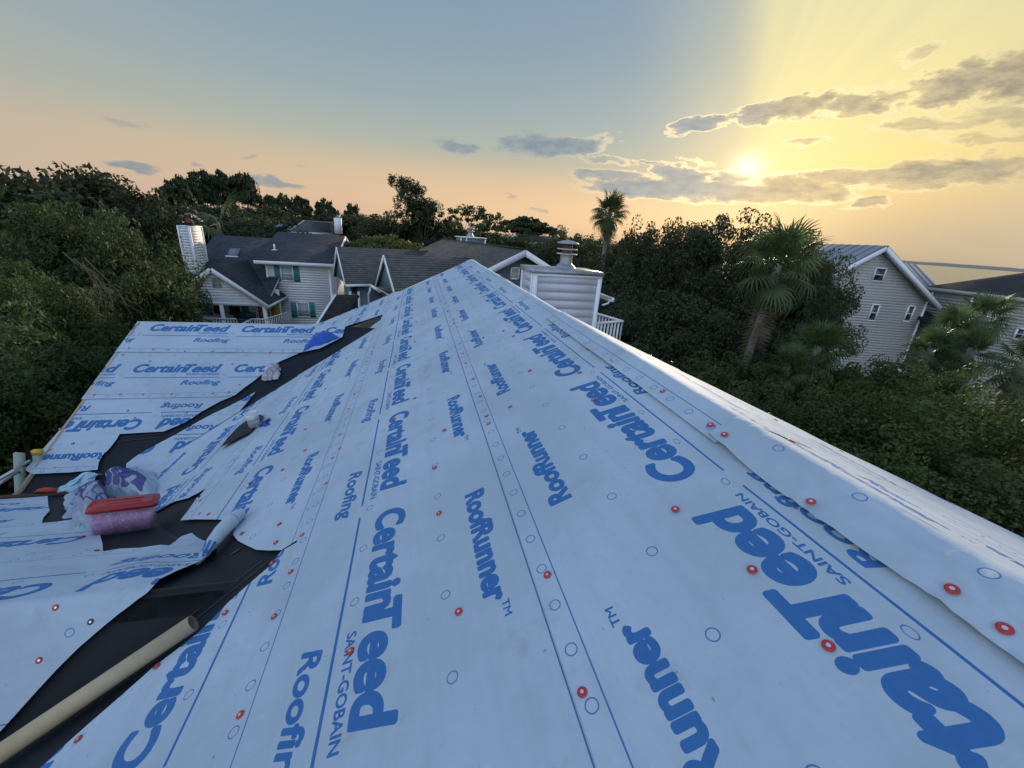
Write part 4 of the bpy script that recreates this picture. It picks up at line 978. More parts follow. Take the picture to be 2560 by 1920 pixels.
# ------------------------------------------------------------------ neighbours
UP = np.array([0, 0, 1.])
def horiz(az_deg): a = math.radians(az_deg); return np.array([math.sin(a), math.cos(a), 0.])
def window(parent, fr, x0, x1, z0, z1, rows=2, cols=1, trim=.07, fill=None, shutters=0.0, mull=True, deep=.05, trim_m=None):
    """fr.v is up, fr.n faces out"""
    tm = trim_m or M['white_trim']
    w = MB()
    for a, b, c_, d in ((x0 - trim, x1 + trim, z1, z1 + trim), (x0 - trim, x1 + trim, z0 - trim, z0), (x0 - trim, x0, z0, z1), (x1, x1 + trim, z0, z1)):
        w.obox(fr.p(a, c_, -.03), fr.u * (b - a), fr.v * (d - c_), fr.n * .115)
    zm = (z0 + z1) / 2
    w.obox(fr.p(x0, zm - .022, -.03), fr.u * (x1 - x0), fr.v * .044, fr.n * .098)
    wo = w.build('window', tm, parent)
    MB().obox(fr.p(x0, z0, -.03), fr.u * (x1 - x0), fr.v * (z1 - z0), fr.n * .085).build('pane', fill or M['glass'], wo)
    if mull:
        g = MB()
        for i in range(1, cols): g.obox(fr.p(x0 + (x1 - x0) * i / cols - .008, z0, .050), fr.u * .016, fr.v * (z1 - z0), fr.n * .012)
        for j in range(1, rows * 2):
            if j != rows: g.obox(fr.p(x0, z0 + (z1 - z0) * j / rows / 2 - .008, .050), fr.u * (x1 - x0), fr.v * .016, fr.n * .011)
        if g.v: g.build('glazing_bar', tm, wo)
    if shutters:
        for s in (0, 1):
            a = x0 - trim - shutters - .015 if s == 0 else x1 + trim + .015
            sh = MB(); k = 3
            for i in range(k): sh.obox(fr.p(a + shutters * i / k + .003, z0 - trim, .02), fr.u * (shutters / k - .006), fr.v * (z1 - z0 + 2 * trim), fr.n * .03)
            for zz in (z0 + .08, z1 - .16): sh.obox(fr.p(a, zz, .04), fr.u * shutters, fr.v * .07, fr.n * .014)
            sh.build('shutter', M['teal'], parent)
def rakeboard(parent, a, b, h=.2, w=.04, m=None, name='rake_board'):
    MB().beam(np.array(a) - UP * h / 2, np.array(b) - UP * h / 2, w, h).build(name, m or M['white_trim'], parent)

# ---- white house with teal shutters
hw = empty('white_house', (-8, 31, GZ)); tag(hw, 'white clapboard house with teal shutters, charcoal shingle roof and front porch', 'house')
ze = -2.57; yr, zr_ = 34.0, -1.0
tp_ = math.atan2(zr_ - ze, yr - 28.6); ct, st_ = math.cos(tp_), math.sin(tp_); Ls = (yr - 28.6) / ct
R1 = Fr((-9.62, 28.6, ze), (1, 0, 0), (0, ct, st_)); shingles(hw, R1, [(0, 0), (4.5, 0), (4.5, Ls), (0, Ls)], M['sh_w'])
slab(R1, [(0, 0), (4.5, 0), (4.5, Ls), (0, Ls)], -.14, -.02).build('roof_edge', M['white_trim'], hw)
R1b = Fr((-5.12, 39.4, ze), (-1, 0, 0), (0, -ct, st_)); shingles(hw, R1b, [(0, 0), (4.5, 0), (4.5, Ls), (0, Ls)], M['sh_w'])
slab(R1b, [(0, 0), (4.5, 0), (4.5, Ls), (0, Ls)], -.14, -.02).build('roof_edge', M['white_trim'], hw)
MB().box((-7.37, 28.57, ze - .10), (4.54, .06, .20)).build('fascia_board', M['white_trim'], hw)
MB().box((-7.37, 28.8, ze - .19), (4.3, .42, .03)).build('soffit', M['white_trim'], hw)
for ya, za, yb, zb_ in ((28.6, ze, yr, zr_), (39.4, ze, yr, zr_)): rakeboard(hw, (-5.09, ya, za + .0), (-5.09, yb, zb_ + .0), .24)
MB().box((-7.29, 34, (ze - .25 + GZ) / 2), (3.68, 9.98, ze - .25 - GZ)).build('wall_core', M['white'], hw)
F1 = Fr((-9.14, 29, GZ), (1, 0, 0), UP, (0, -1, 0))
sid_h = ze - .2 - GZ
siding(hw, F1, [(.07, 0), (3.63, 0), (3.63, sid_h), (.07, sid_h)], .155, M['white'])
F1s = Fr((-5.44, 29, GZ), (0, 1, 0), UP, (1, 0, 0))
siding(hw, F1s, [(.07, 0), (9.9, 0), (9.9, sid_h - .1), (5.0, sid_h + 1.45), (.07, sid_h)], .155, M['white'], joined=True, name='side_siding')
for x in (-9.14, -5.50): MB().box((x + .04, 28.985, (GZ + ze - .2) / 2), (.10, .06, sid_h)).build('corner_board', M['white_trim'], hw)
MB().box((-5.425, 29.06, (GZ + ze - .2) / 2), (.05, .10, sid_h)).build('corner_board', M['white_trim'], hw)
W0 = Fr((0, 29, 0), (1, 0, 0), UP, (0, -1, 0))
window(hw, W0, -8.27, -7.66, -3.74, -2.90, 2, 3, fill=M['curtain'], shutters=.34)
window(hw, W0, -7.55, -6.94, -6.02, -5.18, 2, 3, fill=M['curtain'], shutters=.33)
# left wing
ylr, zlr, yle, zle = 34.0, -1.48, 26.6, -4.57
tq_ = math.atan2(zlr - zle, ylr - yle); cq, sq = math.cos(tq_), math.sin(tq_); Lq = (ylr - yle) / cq
R2 = Fr((-13.65, yle, zle), (1, 0, 0), (0, cq, sq)); shingles(hw, R2, [(0, 0), (5.2, 0), (5.2, Lq), (0, Lq)], M['sh_w'])
slab(R2, [(0, 0), (5.2, 0), (5.2, Lq), (0, Lq)], -.14, -.02).build('roof_edge', M['white_trim'], hw)
R2b = Fr((-8.45, 41.4, zle), (-1, 0, 0), (0, -cq, sq)); shingles(hw, R2b, [(0, 0), (5.2, 0), (5.2, Lq), (0, Lq)], M['sh_w'])
MB().box((-11.2, 34.4, (-4.7 + GZ) / 2), (4.3, 12.6, -4.7 - GZ)).build('wall_core', M['white'], hw)
# skylight, pipe
def onp(fr, px, py): return fr.hit(px, py)
sk = [onp(R2, *p) for p in ((569, 641), (594, 642), (602, 625), (577, 624))]
slab(R2, [tuple(p) for p in sk], .0, .10).build('skylight', M['metalroof2'], hw)
slab(R2, [tuple(np.array(sk[0]) + (-.1, -.1)), tuple(np.array(sk[1]) + (.05, -.1)), tuple(np.array(sk[1]) + (.05, -.0)), tuple(np.array(sk[0]) + (-.1, 0))], .0, .06).build('skylight_flashing', M['white_trim'], hw)
a, b = R1.hit(687, 626); q = R1.p(a, b); MB().tube([q, q + (0, 0, .38)], .05, 8).build('vent_pipe', M['white_trim'], hw); MB().box(q + (0, 0, .03), (.3, .3, .04)).build('vent_flashing', M['white_trim'], hw)
# porch gable
pk = np.array([-10.71, 25.5, -2.78]); eL = np.array([-13.25, 25.5, -4.68]); eR = np.array([-8.13, 25.5, -4.70])
for e, nm in ((eL, 0), (eR, 1)):
    d = pk - e; L = np.linalg.norm(d); d /= L; u_ = np.array([0, 1, 0.]) * (-1 if nm == 0 else 1)
    u_ = np.array([0, -1, 0.]) if nm == 0 else np.array([0, 1, 0.])
    o_ = e + (np.array([0, 5.3, 0]) if nm == 0 else 0)
    f_ = Fr(o_, u_, d)
    if nm == 0: poly_ = [(5.35, 0), (5.35, L), (.0, L), (3.9, 0)]
    else: poly_ = [(-.05, 0), (-.05, L), (5.3, L), (2.65, L * .40), (3.42, L * .385), (3.42, 0)]
    shingles(hw, f_, poly_, M['sh_w2'])
    slab(f_, poly_, -.12, -.02).build('roof_edge', M['sh_w2'], hw)
    MB().beam(e + (0, 0, -.08), e + (0, 3.4, -.08), .10, .12).build('eave_board', M['white_trim'], hw)
    rakeboard(hw, e + (0, -.08, -.02), pk + (0, -.08, .0), .22, .05)
FP = Fr((0, 25.62, 0), (1, 0, 0), UP, (0, -1, 0))
slab(FP, [(-12.85, -4.62), (-8.5, -4.62), (-8.5, -4.5), (-10.71, -2.92), (-12.85, -4.5)], -.06, 0).build('porch_gable_wall', M['white'], hw)
siding(hw, FP, [(-12.80, -4.60), (-8.5, -4.60), (-8.45, -4.52), (-10.71, -2.92), (-12.85, -4.52)], .155, M['white'])
lv = MB()
for i in range(7): lv.obox(FP.p(-10.77, -3.80 + i * .065, .03), (.36, 0, 0), (0, -.03, .04), (0, .01, .012))
for a, b, c_, d in ((-10.81, -3.84, .04, .50), (-10.41, -3.84, .04, .50), (-10.81, -3.84, .44, .04), (-10.81, -3.36, .44, .04)): lv.obox(FP.p(a, b, .0), (c_, 0, 0), (0, 0, d), (0, -.05, 0))
lv.build('gable_vent', M['lightgrey'], hw)
MB().box((-10.66, 25.62, -4.70), (4.45, .16, .18)).build('porch_beam', M['white_trim'], hw)
for x in (-12.70, -10.56, -8.42): MB().box((x, 25.6, -5.75), (.17, .17, 1.95)).build('porch_post', M['white_trim'], hw)
MB().box((-10.6, 26.9, -6.62), (4.5, 2.9, .2)).build('porch_floor', M['concrete'], hw)
FB = Fr((0, 28.0, 0), (1, 0, 0), UP, (0, -1, 0))
slab(FB, [(-13.0, -6.5), (-8.3, -6.5), (-8.3, -4.2), (-13.0, -4.2)], -.1, 0).build('porch_back_wall', M['white'], hw)
siding(hw, FB, [(-12.9, -6.5), (-8.4, -6.5), (-8.4, -4.3), (-12.9, -4.3)], .155, M['white'], joined=True, name='back_wall_siding')
window(hw, FB, -11.98, -11.35, -5.82, -4.7, 1, 1, shutters=.0, trim=.06); window(hw, FB, -11.15, -10.55, -5.82, -4.7, 1, 1, trim=.06)
for a in (-12.45, -10.45): MB().obox(FB.p(a, -5.86, .02), (.38, 0, 0), (0, 0, 1.25), (0, -.04, 0)).build('shutter', M['teal'], hw)
dr = MB().obox(FB.p(-9.55, -6.5, .02), (.62, 0, 0), (0, 0, 2.0), (0, -.05, 0)).build('door', M['door'], hw)
MB().box((-9.45, 27.9, -5.55), (.05, .08, .09)).build('handle', M['dark'], dr)
MB().obox(Fr((0, 28.02, 0), (1, 0, 0), UP, (0, -1, 0)).p(-8.85, -6.5, .02), (.5, 0, 0), (0, 0, 2.0), (0, -.05, 0)).build('door', M['door'], hw)
hgt = .82
pr = empty('porch_railing', (-11, 25.5, -6.5)); pr.parent = hw; pr.matrix_parent_inverse = world_of(hw).inverted()
railing((-12.75, 25.5, -5.52), (-9.9, 25.5, -5.52), pr, .14)
railing((-12.75, 25.5, -5.52), (-12.75, 27.9, -5.52), pr, .20)
railing((-10.25, 24.2, -5.62), (-9.35, 24.2, -5.62), pr, .14); railing((-9.35, 24.2, -5.62), (-9.0, 25.2, -5.45), pr, .14); railing((-9.0, 25.2, -5.45), (-8.35, 25.2, -5.45), pr, .13); railing((-8.35, 25.2, -5.45), (-7.7, 27.5, -5.45), pr, .16)
MB().box((-9.2, 25.6, -6.4), (2.2, 2.9, .15)).build('landing', M['white_trim'], pr)
bn_ = empty('porch_bench', (-9.9, 26.6, -6.5)); tag(bn_, 'dark teal bench on the porch of the white house', 'bench')
MB().box((-9.95, 26.9, -5.62), (1.15, .06, .42)).build('backrest', M['bench'], bn_); MB().box((-9.95, 26.65, -5.95), (1.15, .5, .06)).build('seat', M['bench'], bn_)
for x in (-10.45, -9.45):
    for y in (26.45, 26.88): MB().box((x, y, -6.24), (.06, .06, .52)).build('leg', M['bench'], bn_)
# chimney
cw = empty('chimney', (-13.2, 29.7, -5)); cw.parent = hw; cw.matrix_parent_inverse = world_of(hw).inverted()
cxa, cxb, cya, cyb, ctop, cbot = -13.50, -12.93, 29.0, 30.5, -.90, -4.6
MB().box(((cxa + cxb) / 2, (cya + cyb) / 2, (ctop + cbot) / 2 - .01), (cxb - cxa - .02, cyb - cya - .02, ctop - cbot)).build('chimney_core', M['white'], cw)
siding(cw, Fr((cxa, cya, cbot), (1, 0, 0), UP, (0, -1, 0)), [(.05, 0), (cxb - cxa - .06, 0), (cxb - cxa - .06, ctop - cbot - .05), (.05, ctop - cbot - .05)], .155, M['white'], lap=.012)
siding(cw, Fr((cxb, cya, cbot), (0, 1, 0), UP, (1, 0, 0)), [(.06, 0), (cyb - cya - .05, 0), (cyb - cya - .05, ctop - cbot - .05), (.06, ctop - cbot - .05)], .155, M['white'], lap=.012)
for x, y in ((cxa, cya), (cxb, cya), (cxb, cyb)): MB().box((x, y, (ctop + cbot) / 2), (.09, .09, ctop - cbot)).build('corner_board', M['white_trim'], cw)
MB().box(((cxa + cxb) / 2, (cya + cyb) / 2, ctop + .01), (cxb - cxa + .08, cyb - cya + .08, .06)).build('chimney_cap', M['white_trim'], cw)
MB().box(((cxa + cxb) / 2 + .1, cya + .6, ctop + .12), (.35, .35, .16)).build('flue_top', M['dark'], cw)
lathe([(.14, 0), (.20, .08), (.16, .18), (.06, .26)], ((cxa + cxb) / 2 + .12, cya + .6, ctop + .17), 10).build('flue_cowl', M['rust'], cw)

# ---- blue-grey house straight ahead, turned 17.5 degrees
PG = at(1305, 623, 19.0); ey = horiz(-17.5); ex = horiz(72.5)
def G(x, y, z): return PG + ex * x + ey * y + UP * z
hg = empty('blue_grey_house', tuple(G(0, 5, 0) * (1, 1, 0) + (0, 0, GZ))); tag(hg, 'blue grey house with weathered grey shingles and white gable trim beyond the ridge end', 'house')
tg = math.tan(math.radians(24.9)); cg_, sg_ = math.cos(math.radians(24.9)), math.sin(math.radians(24.9))
WG, LG = 5.3, 10.0
zE = -WG * tg
fE = Fr(G(-WG, 0, zE), -ey, ex * cg_ + UP * sg_); LE = WG / cg_
shingles(hg, fE, [(-LG, 0), (.30, 0), (.30, LE), (-LG, LE)], M['sh_g']); slab(fE, [(-LG, 0), (.30, 0), (.30, LE), (-LG, LE)], -.15, -.02).build('roof_edge', M['white_trim'], hg)
fW = Fr(G(WG, 0, zE), ey, -ex * cg_ + UP * sg_)
shingles(hg, fW, [(-.30, 0), (LG, 0), (LG, LE), (-.30, LE)], M['sh_g']); slab(fW, [(-.30, 0), (LG, 0), (LG, LE), (-.30, LE)], -.15, -.02).build('roof_edge', M['white_trim'], hg)
rc_ = MB()
for k in range(34): a = -.28 + k * .30; rc_.beam(G(0, a, .03 + .004 * (k % 2)), G(0, a + .29, .03), .30, .02)
tag(rc_.build('ridge_shingles', M['sh_d'], hg), kind='stuff')
for s in (-1, 1):
    rakeboard(hg, G(s * WG, -.33, zE - .02), G(0, -.33, -.02), .26, .05)
    MB().beam(G(s * WG, -.1, zE - .17), G(0, -.1, -.17), .46, .02, up=tuple(UP)).build('rake_soffit', M['lightgrey'], hg)
FG = Fr(G(0, .12, 0), ex, UP, -ey)
gp = [(-4.9, GZ - PG[2]), (4.9, GZ - PG[2]), (4.9, -4.9 * tg - .12), (0, -.12), (-4.9, -4.9 * tg - .12)]
slab(FG, gp, -.12, -.01).build('gable_wall', M['bluegrey'], hg)
siding(hg, FG, [(-4.9, -4.2), (4.9, -4.2), (4.9, -4.9 * tg - .12), (0, -.12), (-4.9, -4.9 * tg - .12)], .165, M['bluegrey'])
vv = MB(); v0, v1, z0, z1 = -.47, .0, -1.36, -.80
for i in range(9): vv.obox(FG.p(v0 + .05, z0 + .03 + i * .055, .02), ex * (v1 - v0 - .1), UP * .034 - ey * .03, ey * .012)
for a, b, c_, d in ((v0, z0, .05, z1 - z0), (v1 - .05, z0, .05, z1 - z0), (v0, z0, v1 - v0, .05), (v0, z1 - .05, v1 - v0, .05)): vv.obox(FG.p(a, b, .015), ex * c_, UP * d, -ey * .05)
vv.build('gable_vent', M['white_trim'], hg)
MB().add([G(-4.9, 9.7, -4.9 * tg - .1), G(4.9, 9.7, -4.9 * tg - .1), G(0, 9.7, -.12)], [(0, 1, 2)]).build('back_gable', M['bluegrey'], hg)
def gbox(x0, x1, y0, y1, z1, nm='house_wall', m=None):
    z0 = GZ - PG[2]; return MB().obox(G(x0, y0, z0), ex * (x1 - x0), ey * (y1 - y0), UP * (z1 - z0)).build(nm, m or M['bluegrey'], hg)
gbox(-4.88, 4.88, .25, 9.6, -2.35)
def wing(xg, yc, zc, half, drop, xin, label_m, name):
    t = drop / half; c_ = 1 / math.hypot(1, t); s_ = t * c_; L = half / c_
    for sgn in (-1, 1):
        # slope facing -ey (sgn -1) or +ey
        o_ = G(xg if sgn < 0 else xin, yc + sgn * half, zc - drop); u_ = ex if sgn < 0 else -ex
        f_ = Fr(o_, u_, -ey * sgn * c_ + UP * s_)
        Lx = xin - xg
        full = 1.0; low = Lx - drop * 1.0 / tg + 0.0
        # the slope narrows downwards where it meets the main roof
        if sgn < 0: poly_ = [(0, 0), (max(.5, Lx - drop / tg + .0) , 0), (Lx, L), (0, L)]
        else: poly_ = [(min(Lx - .5, drop / tg), 0), (Lx, 0), (Lx, L), (0, L)]
        shingles(hg, f_, poly_, label_m); slab(f_, poly_, -.14, -.02).build('roof_edge', M['sh_d'], hg)
        rakeboard(hg, G(xg - .03, yc + sgn * (half + .02), zc - drop - .02), G(xg - .03, yc, zc), .15, .05)
    fx_ = Fr(G(xg + .09, yc, 0), -ey, UP, -ex)
    slab(fx_, [(-half, zc - drop - .05), (half, zc - drop - .05), (0, zc - .08)], -.1, 0).build('gable_end', M['bluegrey'], hg)
wing(-6.72, 8.28, -.68, 2.02, 1.72, -1.46, M['sh_g'], 'A')
wing(-5.60, 2.46, -.62, 1.78, 1.52, -1.2, M['sh_g'], 'C')
gbox(-6.25, -3.9, 6.5, 10.0, -2.45)
gbox(-5.1, -3.9, .9, 4.0, -2.2)
# bay between the wings: gutters, downspout, tall window
P_ = lambda px, py, y=6.25: (lambda r: r)(None)
def Gl(px, py, fr=Fr(G(0, 6.22, 0), ex, UP, -ey)): a, b = fr.hit(px, py); return fr.p(a, b, 0)
g0, g1 = Gl(864, 714), Gl(926, 713)
f45 = Fr(G(-5.35, 5.75, 0), ex * .70 - ey * .714, UP)
g2 = G(-5.1, 5.75, -2.72)
MB().beam(g0, g1, .13, .12).build('gutter', M['white_trim'], hg); MB().beam(g1, g2, .13, .12).build('gutter', M['white_trim'], hg)
g3 = Gl(984, 716, Fr(G(0, 4.4, 0), ex, UP, -ey)); MB().beam(g2, g3, .13, .16).build('gutter', M['white_trim'], hg)
MB().tube([g1 + (.0, 0, -.1), g1 + (-.05, 0, -.35), g1 + (-.12, .05, -.45), g1 + (-.12, .05, -3.0)], .06, 8).build('downspout', M['white_trim'], hg)
FWn = Fr(G(0, 6.45, 0), ex, UP, -ey)
for a_, b_ in (((872, 728), (876, 800)), ((893, 728), (898, 800))):
    a, b = FWn.hit(*a_); a2, b2_ = FWn.hit(*b_); MB().obox(FWn.p(a, -4.6, .0), ex * .12, UP * (b + 4.6), -ey * .06).build('window_trim', M['white_trim'], hg)
a, _b = FWn.hit(877, 728); a2, _ = FWn.hit(893, 728); MB().obox(FWn.p(a, -4.6, .0), ex * (a2 - a), UP * 2.1, -ey * .03).build('pane', M['glass'], hg)
# low dark roof in front of the bay, between the two houses
lo = empty('low_entry_roof', (0, 0, 0)); lo.parent = hg; lo.matrix_parent_inverse = world_of(hg).inverted()
q0, q1, q2, q3 = at(842, 737, 20.4), at(896, 737, 19.6), at(905, 800, 18.4), at(835, 800, 18.6)
d_ = (q1 - q0); w_ = np.linalg.norm(d_); u_ = d_ / w_; dn_ = ((q3 - q0) + (q2 - q1)) / 2; dn_ -= u_ * (dn_ @ u_); Ld = np.linalg.norm(dn_); v_ = -dn_ / Ld
fl_ = Fr(q0 - v_ * Ld, u_, v_); shingles(lo, fl_, [(0, -1.5), (w_, -1.5), (w_, Ld), (0, Ld)], M['sh_d']); slab(fl_, [(0, -1.5), (w_, -1.5), (w_, Ld), (0, Ld)], -.1, -.02).build('roof_edge', M['sh_d'], lo)
MB().beam(fl_.p(-.08, -1.5, -.04), fl_.p(-.08, Ld, -.04), .10, .14, up=tuple(fl_.n)).build('rake_board', M['white_trim'], lo)
# chimney behind the ridge
c0 = Fr(G(0, 9.2, 0), ex, UP, -ey); a0_, b0_ = c0.hit(1152, 593); a1_, b1_ = c0.hit(1214, 597)
cgm = empty('chimney', tuple(G(a0_, 9.2, -1))); cgm.parent = hg; cgm.matrix_parent_inverse = world_of(hg).inverted()
MB().obox(c0.p(a0_, -1.6), ex * (a1_ - a0_), UP * (b0_ + 1.6), ey * .8).build('chimney_core', M['bluegrey'], cgm)
for a in (a0_ - .03, a0_ + .36, a1_ - .07): MB().obox(c0.p(a, -1.6, .0), ex * .09, UP * (b0_ + 1.6), -ey * .03).build('corner_board', M['white_trim'], cgm)
MB().obox(c0.p(a0_ - .06, b0_ - .02, .06), ex * (a1_ - a0_ + .12), UP * .07, ey * .95).build('chimney_cap', M['white_trim'], cgm)
cq_ = c0.p((a0_ + a1_) / 2 - .05, b0_ + .05, -.4)
lathe([(.28, 0), (.16, .18), (.14, .32), (.26, .33), (.26, .37), (.15, .38), (.15, .48), (.26, .49), (.22, .56), (.0, .62)], cq_, 14).build('flue_cap', M['galv'], cgm)

# ---- tall pale house with standing-seam roof
def gable_house(nm, label, apex, az_ridge, half, depth, wall_m, roof='metal', tanp=.95, front_over=.35, side_over=.4, seam=.45, wins=(), length_back=None, sid=.19, base=GZ):
    h = empty(nm, (apex[0], apex[1], base)); tag(h, label, 'house')
    ry = horiz(az_ridge); rx = horiz(az_ridge + 90)
    Q = lambda x, y, z: apex + rx * x + ry * y + UP * z
    c_ = 1 / math.hypot(1, tanp); s_ = tanp * c_; W_o = half + side_over; L = W_o / c_
    for sg in (-1, 1):
        f_ = Fr(Q(sg * W_o, -front_over if sg > 0 else depth, -W_o * tanp), ry * sg, -rx * sg * c_ + UP * s_)
        D_ = depth + front_over
        if roof == 'metal':
            slab(f_, [(0, 0), (D_, 0), (D_, L), (0, L)], -.10, 0).build('roof_panel', M['metalroof'], h)
            k = 0; me = None
            while k * seam < D_:
                if me is None: me = MB().obox((0, 0, 0), f_.u * .035, f_.v * L, f_.n * .045).mesh('roof_seam', M['metalseam'])
                o = bpy.data.objects.new('roof_seam', me); COL.objects.link(o); o.parent = h; o.matrix_parent_inverse = world_of(h).inverted(); o.location = f_.p(k * seam, 0, 0); k += 1
        else:
            shingles(h, f_, [(0, 0), (D_, 0), (D_, L), (0, L)], roof); slab(f_, [(0, 0), (D_, 0), (D_, L), (0, L)], -.12, -.02).build('roof_edge', M['white_trim'], h)
        rakeboard(h, Q(sg * W_o, -front_over - .03, -W_o * tanp - .04), Q(0, -front_over - .03, -.04), .26, .05)
        MB().beam(Q(sg * W_o, -front_over / 2, -W_o * tanp - .22), Q(0, -front_over / 2, -.22), front_over, .02).build('rake_soffit', M['white_trim'], h)
    F_ = Fr(Q(0, 0, 0), rx, UP, -ry)
    zt_ = -half * tanp - .2
    poly_ = [(-half, base - apex[2]), (half, base - apex[2]), (half, zt_), (0, -.2), (-half, zt_)]
    slab(F_, poly_, -.12, -.01).build('gable_wall', wall_m, h)
    siding(h, F_, [(-half, max(base - apex[2], -11)), (half, max(base - apex[2], -11)), (half, zt_), (0, -.2), (-half, zt_)], sid, wall_m, lap=.035)
    MB().obox(Q(-half, .12, base - apex[2]), rx * half * 2, ry * (depth - .2), UP * (zt_ - base + apex[2])).build('house_wall', wall_m, h)
    for x in (-half, half - .12): MB().obox(F_.p(x, base - apex[2], .0), rx * .14, UP * (zt_ - base + apex[2]), -ry * .05).build('corner_board', M['white_trim'], h)
    for w in wins: window(h, F_, *w, rows=1, cols=1, mull=False, trim=.08)
    return h, F_, Q
apex = atd(2203, 614, 38.0); azr = 12.7
_f = Fr(apex, horiz(azr + 90), UP, -horiz(azr))
eRt = _f.hit(2336, 762); tanp = -eRt[1] / eRt[0]
hits = lambda p, q: (lambda a, b: (min(a[0], b[0]), max(a[0], b[0]), min(a[1], b[1]), max(a[1], b[1])))(_f.hit(*p), _f.hit(*q))
def wq(tl, br, tr, bl):
    a, b, c_, d = (_f.hit(*p) for p in (tl, br, tr, bl)); return ((a[0] + d[0]) / 2, (b[0] + c_[0]) / 2, (b[1] + d[1]) / 2, (a[1] + c_[1]) / 2)
fx_ = lambda x, y: (1960 + x * .2712, 560 + y * .2712)
wins = [wq(fx_(850, 412), fx_(895, 522), fx_(935, 415), fx_(812, 520)), wq(fx_(818, 748), fx_(825, 885), fx_(872, 748), fx_(772, 882)), wq(fx_(1150, 760), fx_(1147, 892), fx_(1196, 762), fx_(1102, 888))]
hm, Fm, Qm = gable_house('grey_metal_roof_house', 'tall pale grey house with standing seam metal roof right of the oaks', apex, azr, eRt[0] - .55, 9.0, M['lightgrey'], 'metal', tanp, .5, .55, .78, wins)
# its small porch roof and white deck on the right
a, b = Fm.hit(*fx_(1290, 745)); c_, d = Fm.hit(*fx_(1540, 830))
zpr = b
# ---- second metal roof behind it
ap2 = atd(2283, 659, 50.0)
gable_house('far_metal_roof_house', 'metal roofed house whose pale slope shows between the two grey houses', ap2, -77.3, 5.0, 6.0, M['lightgrey'], 'metal', .62, .3, .4, .5)
# ---- greige house with dark roof at the right edge
h2 = empty('greige_house', tuple(atd(2450, 800, 46.0) * (1, 1, 0) + (0, 0, GZ))); tag(h2, 'long greige house with dark hipped roof at the right edge', 'house')
D0 = 44.0
E0 = atd(2300, 716, D0); E1 = atd(2375, 726, D0 - 2.0)
eav_dir = horiz(-174.0)         # the wall runs towards us, almost along the line of sight to the horizon point it shares
zEv = E0[2]
def zr_at(px, py, z): r = ray(px, py); return r * (z / r[2])
A_ = zr_at(2302, 718, zEv); B_ = zr_at(2560, 748, zEv); wd = (B_ - A_); wd[2] = 0; wl = np.linalg.norm(wd); wd /= wl; wn = np.array([wd[1], -wd[0], 0])
if wn @ (-A_) < 0: wn = -wn
Wf = Fr(A_, wd, UP, wn); Lw = wl * 1.25
slab(Wf, [(0, GZ - zEv), (Lw, GZ - zEv), (Lw, -.12), (0, -.12)], -8, -.3).build('house_wall', M['greige'], h2)
siding(h2, Fr(A_ - wn * .3, wd, UP, wn), [(0, GZ - zEv), (Lw, GZ - zEv), (Lw, -.12), (0, -.12)], .2, M['greige'], joined=True, lap=.03, name='wall_siding')
MB().beam(A_ + UP * -.05, A_ + wd * Lw + UP * -.05, .06, .24).build('fascia_board', M['greige'], h2)
pkx = [zr_at(2510, 679, -1.0)]
rf = MB(); tH = 4.2
rA = A_ + wd * Lw * .60 - wn * 4.3; rB = A_ + wd * (Lw * .82) - wn * 4.3
for r__ in (rA, rB): r__[2] = 0
_r = ray(2510, 679); pkz = (_r * (np.linalg.norm(rB[:2]) / math.hypot(_r[0], _r[1])))[2]; rA[2] = rB[2] = max(zEv + 1.0, min(pkz + .35, .2))
back0 = A_ - wn * 8.6; back1 = A_ + wd * Lw - wn * 8.6
rf.add([A_, A_ + wd * Lw, back1, back0, rA, rB], [(0, 1, 5, 4), (1, 2, 5), (2, 3, 4, 5), (3, 0, 4)], [(0, 0), (Lw, 0), (Lw, 8), (0, 8), (5, 4), (Lw - 3, 4)]).build('hip_roof', M['sh_d'], h2)
def h2w(p_tl, p_br, p_tr, p_bl):
    q = [Wf.hit(*p) for p in (p_tl, p_br, p_tr, p_bl)]; return (q[0][0] + q[3][0]) / 2, (q[1][0] + q[2][0]) / 2, (q[1][1] + q[3][1]) / 2, (q[0][1] + q[2][1]) / 2
g5 = lambda x, y: (2200 + x * .16275, 700 + y * .16275)
W2 = Fr(A_ - wn * .27, wd, UP, wn)
for q in ((g5(1415, 270), g5(1500, 405), g5(1535, 280), g5(1360, 400)), (g5(690, 150), g5(740, 240), g5(780, 155), g5(650, 240)), (g5(2100, 760), g5(2130, 905), g5(2190, 765), g5(2040, 895))):
    w = h2w(*q)
    if w[1] - w[0] > .1: window(h2, W2, w[0], w[1], w[2], w[3], rows=1, cols=1, mull=False, trim=.12)
# porch roof and white railing between the two grey houses
_cR = Fm.hit(2306, 765)
po = Qm(0, 0, 0)
pr1 = np.array([Fm.p(_cR[0] + .02, _cR[1] - .2, -1.2), Fm.p(_cR[0] + 3.6, _cR[1] - .45, -1.2), Fm.p(_cR[0] + 3.4, _cR[1] - 1.5, 1.3), Fm.p(_cR[0] + .02, _cR[1] - 1.2, 1.3)])
mb = MB(); mb.add(list(pr1) + [p - UP * .2 for p in pr1], [(0, 1, 2, 3), (7, 6, 5, 4), (0, 3, 7, 4), (3, 2, 6, 7), (2, 1, 5, 6)]); mb.build('porch_roof', M['sh_d'], hm)
hgt = 1.0
prl = empty('deck_railing', tuple(Fm.p(_cR[0], _cR[1] - 4, 1.2))); prl.parent = hm; prl.matrix_parent_inverse = world_of(hm).inverted()
qa = Fm.p(_cR[0] + .05, _cR[1] - 3.6, 1.1); qb = Fm.p(_cR[0] + 3.4, _cR[1] - 3.6, 1.1); qc = Fm.p(_cR[0] + 3.4, _cR[1] - 3.6, -4)
railing(qa, qb, prl, .14); railing(qb, qc, prl, .2)
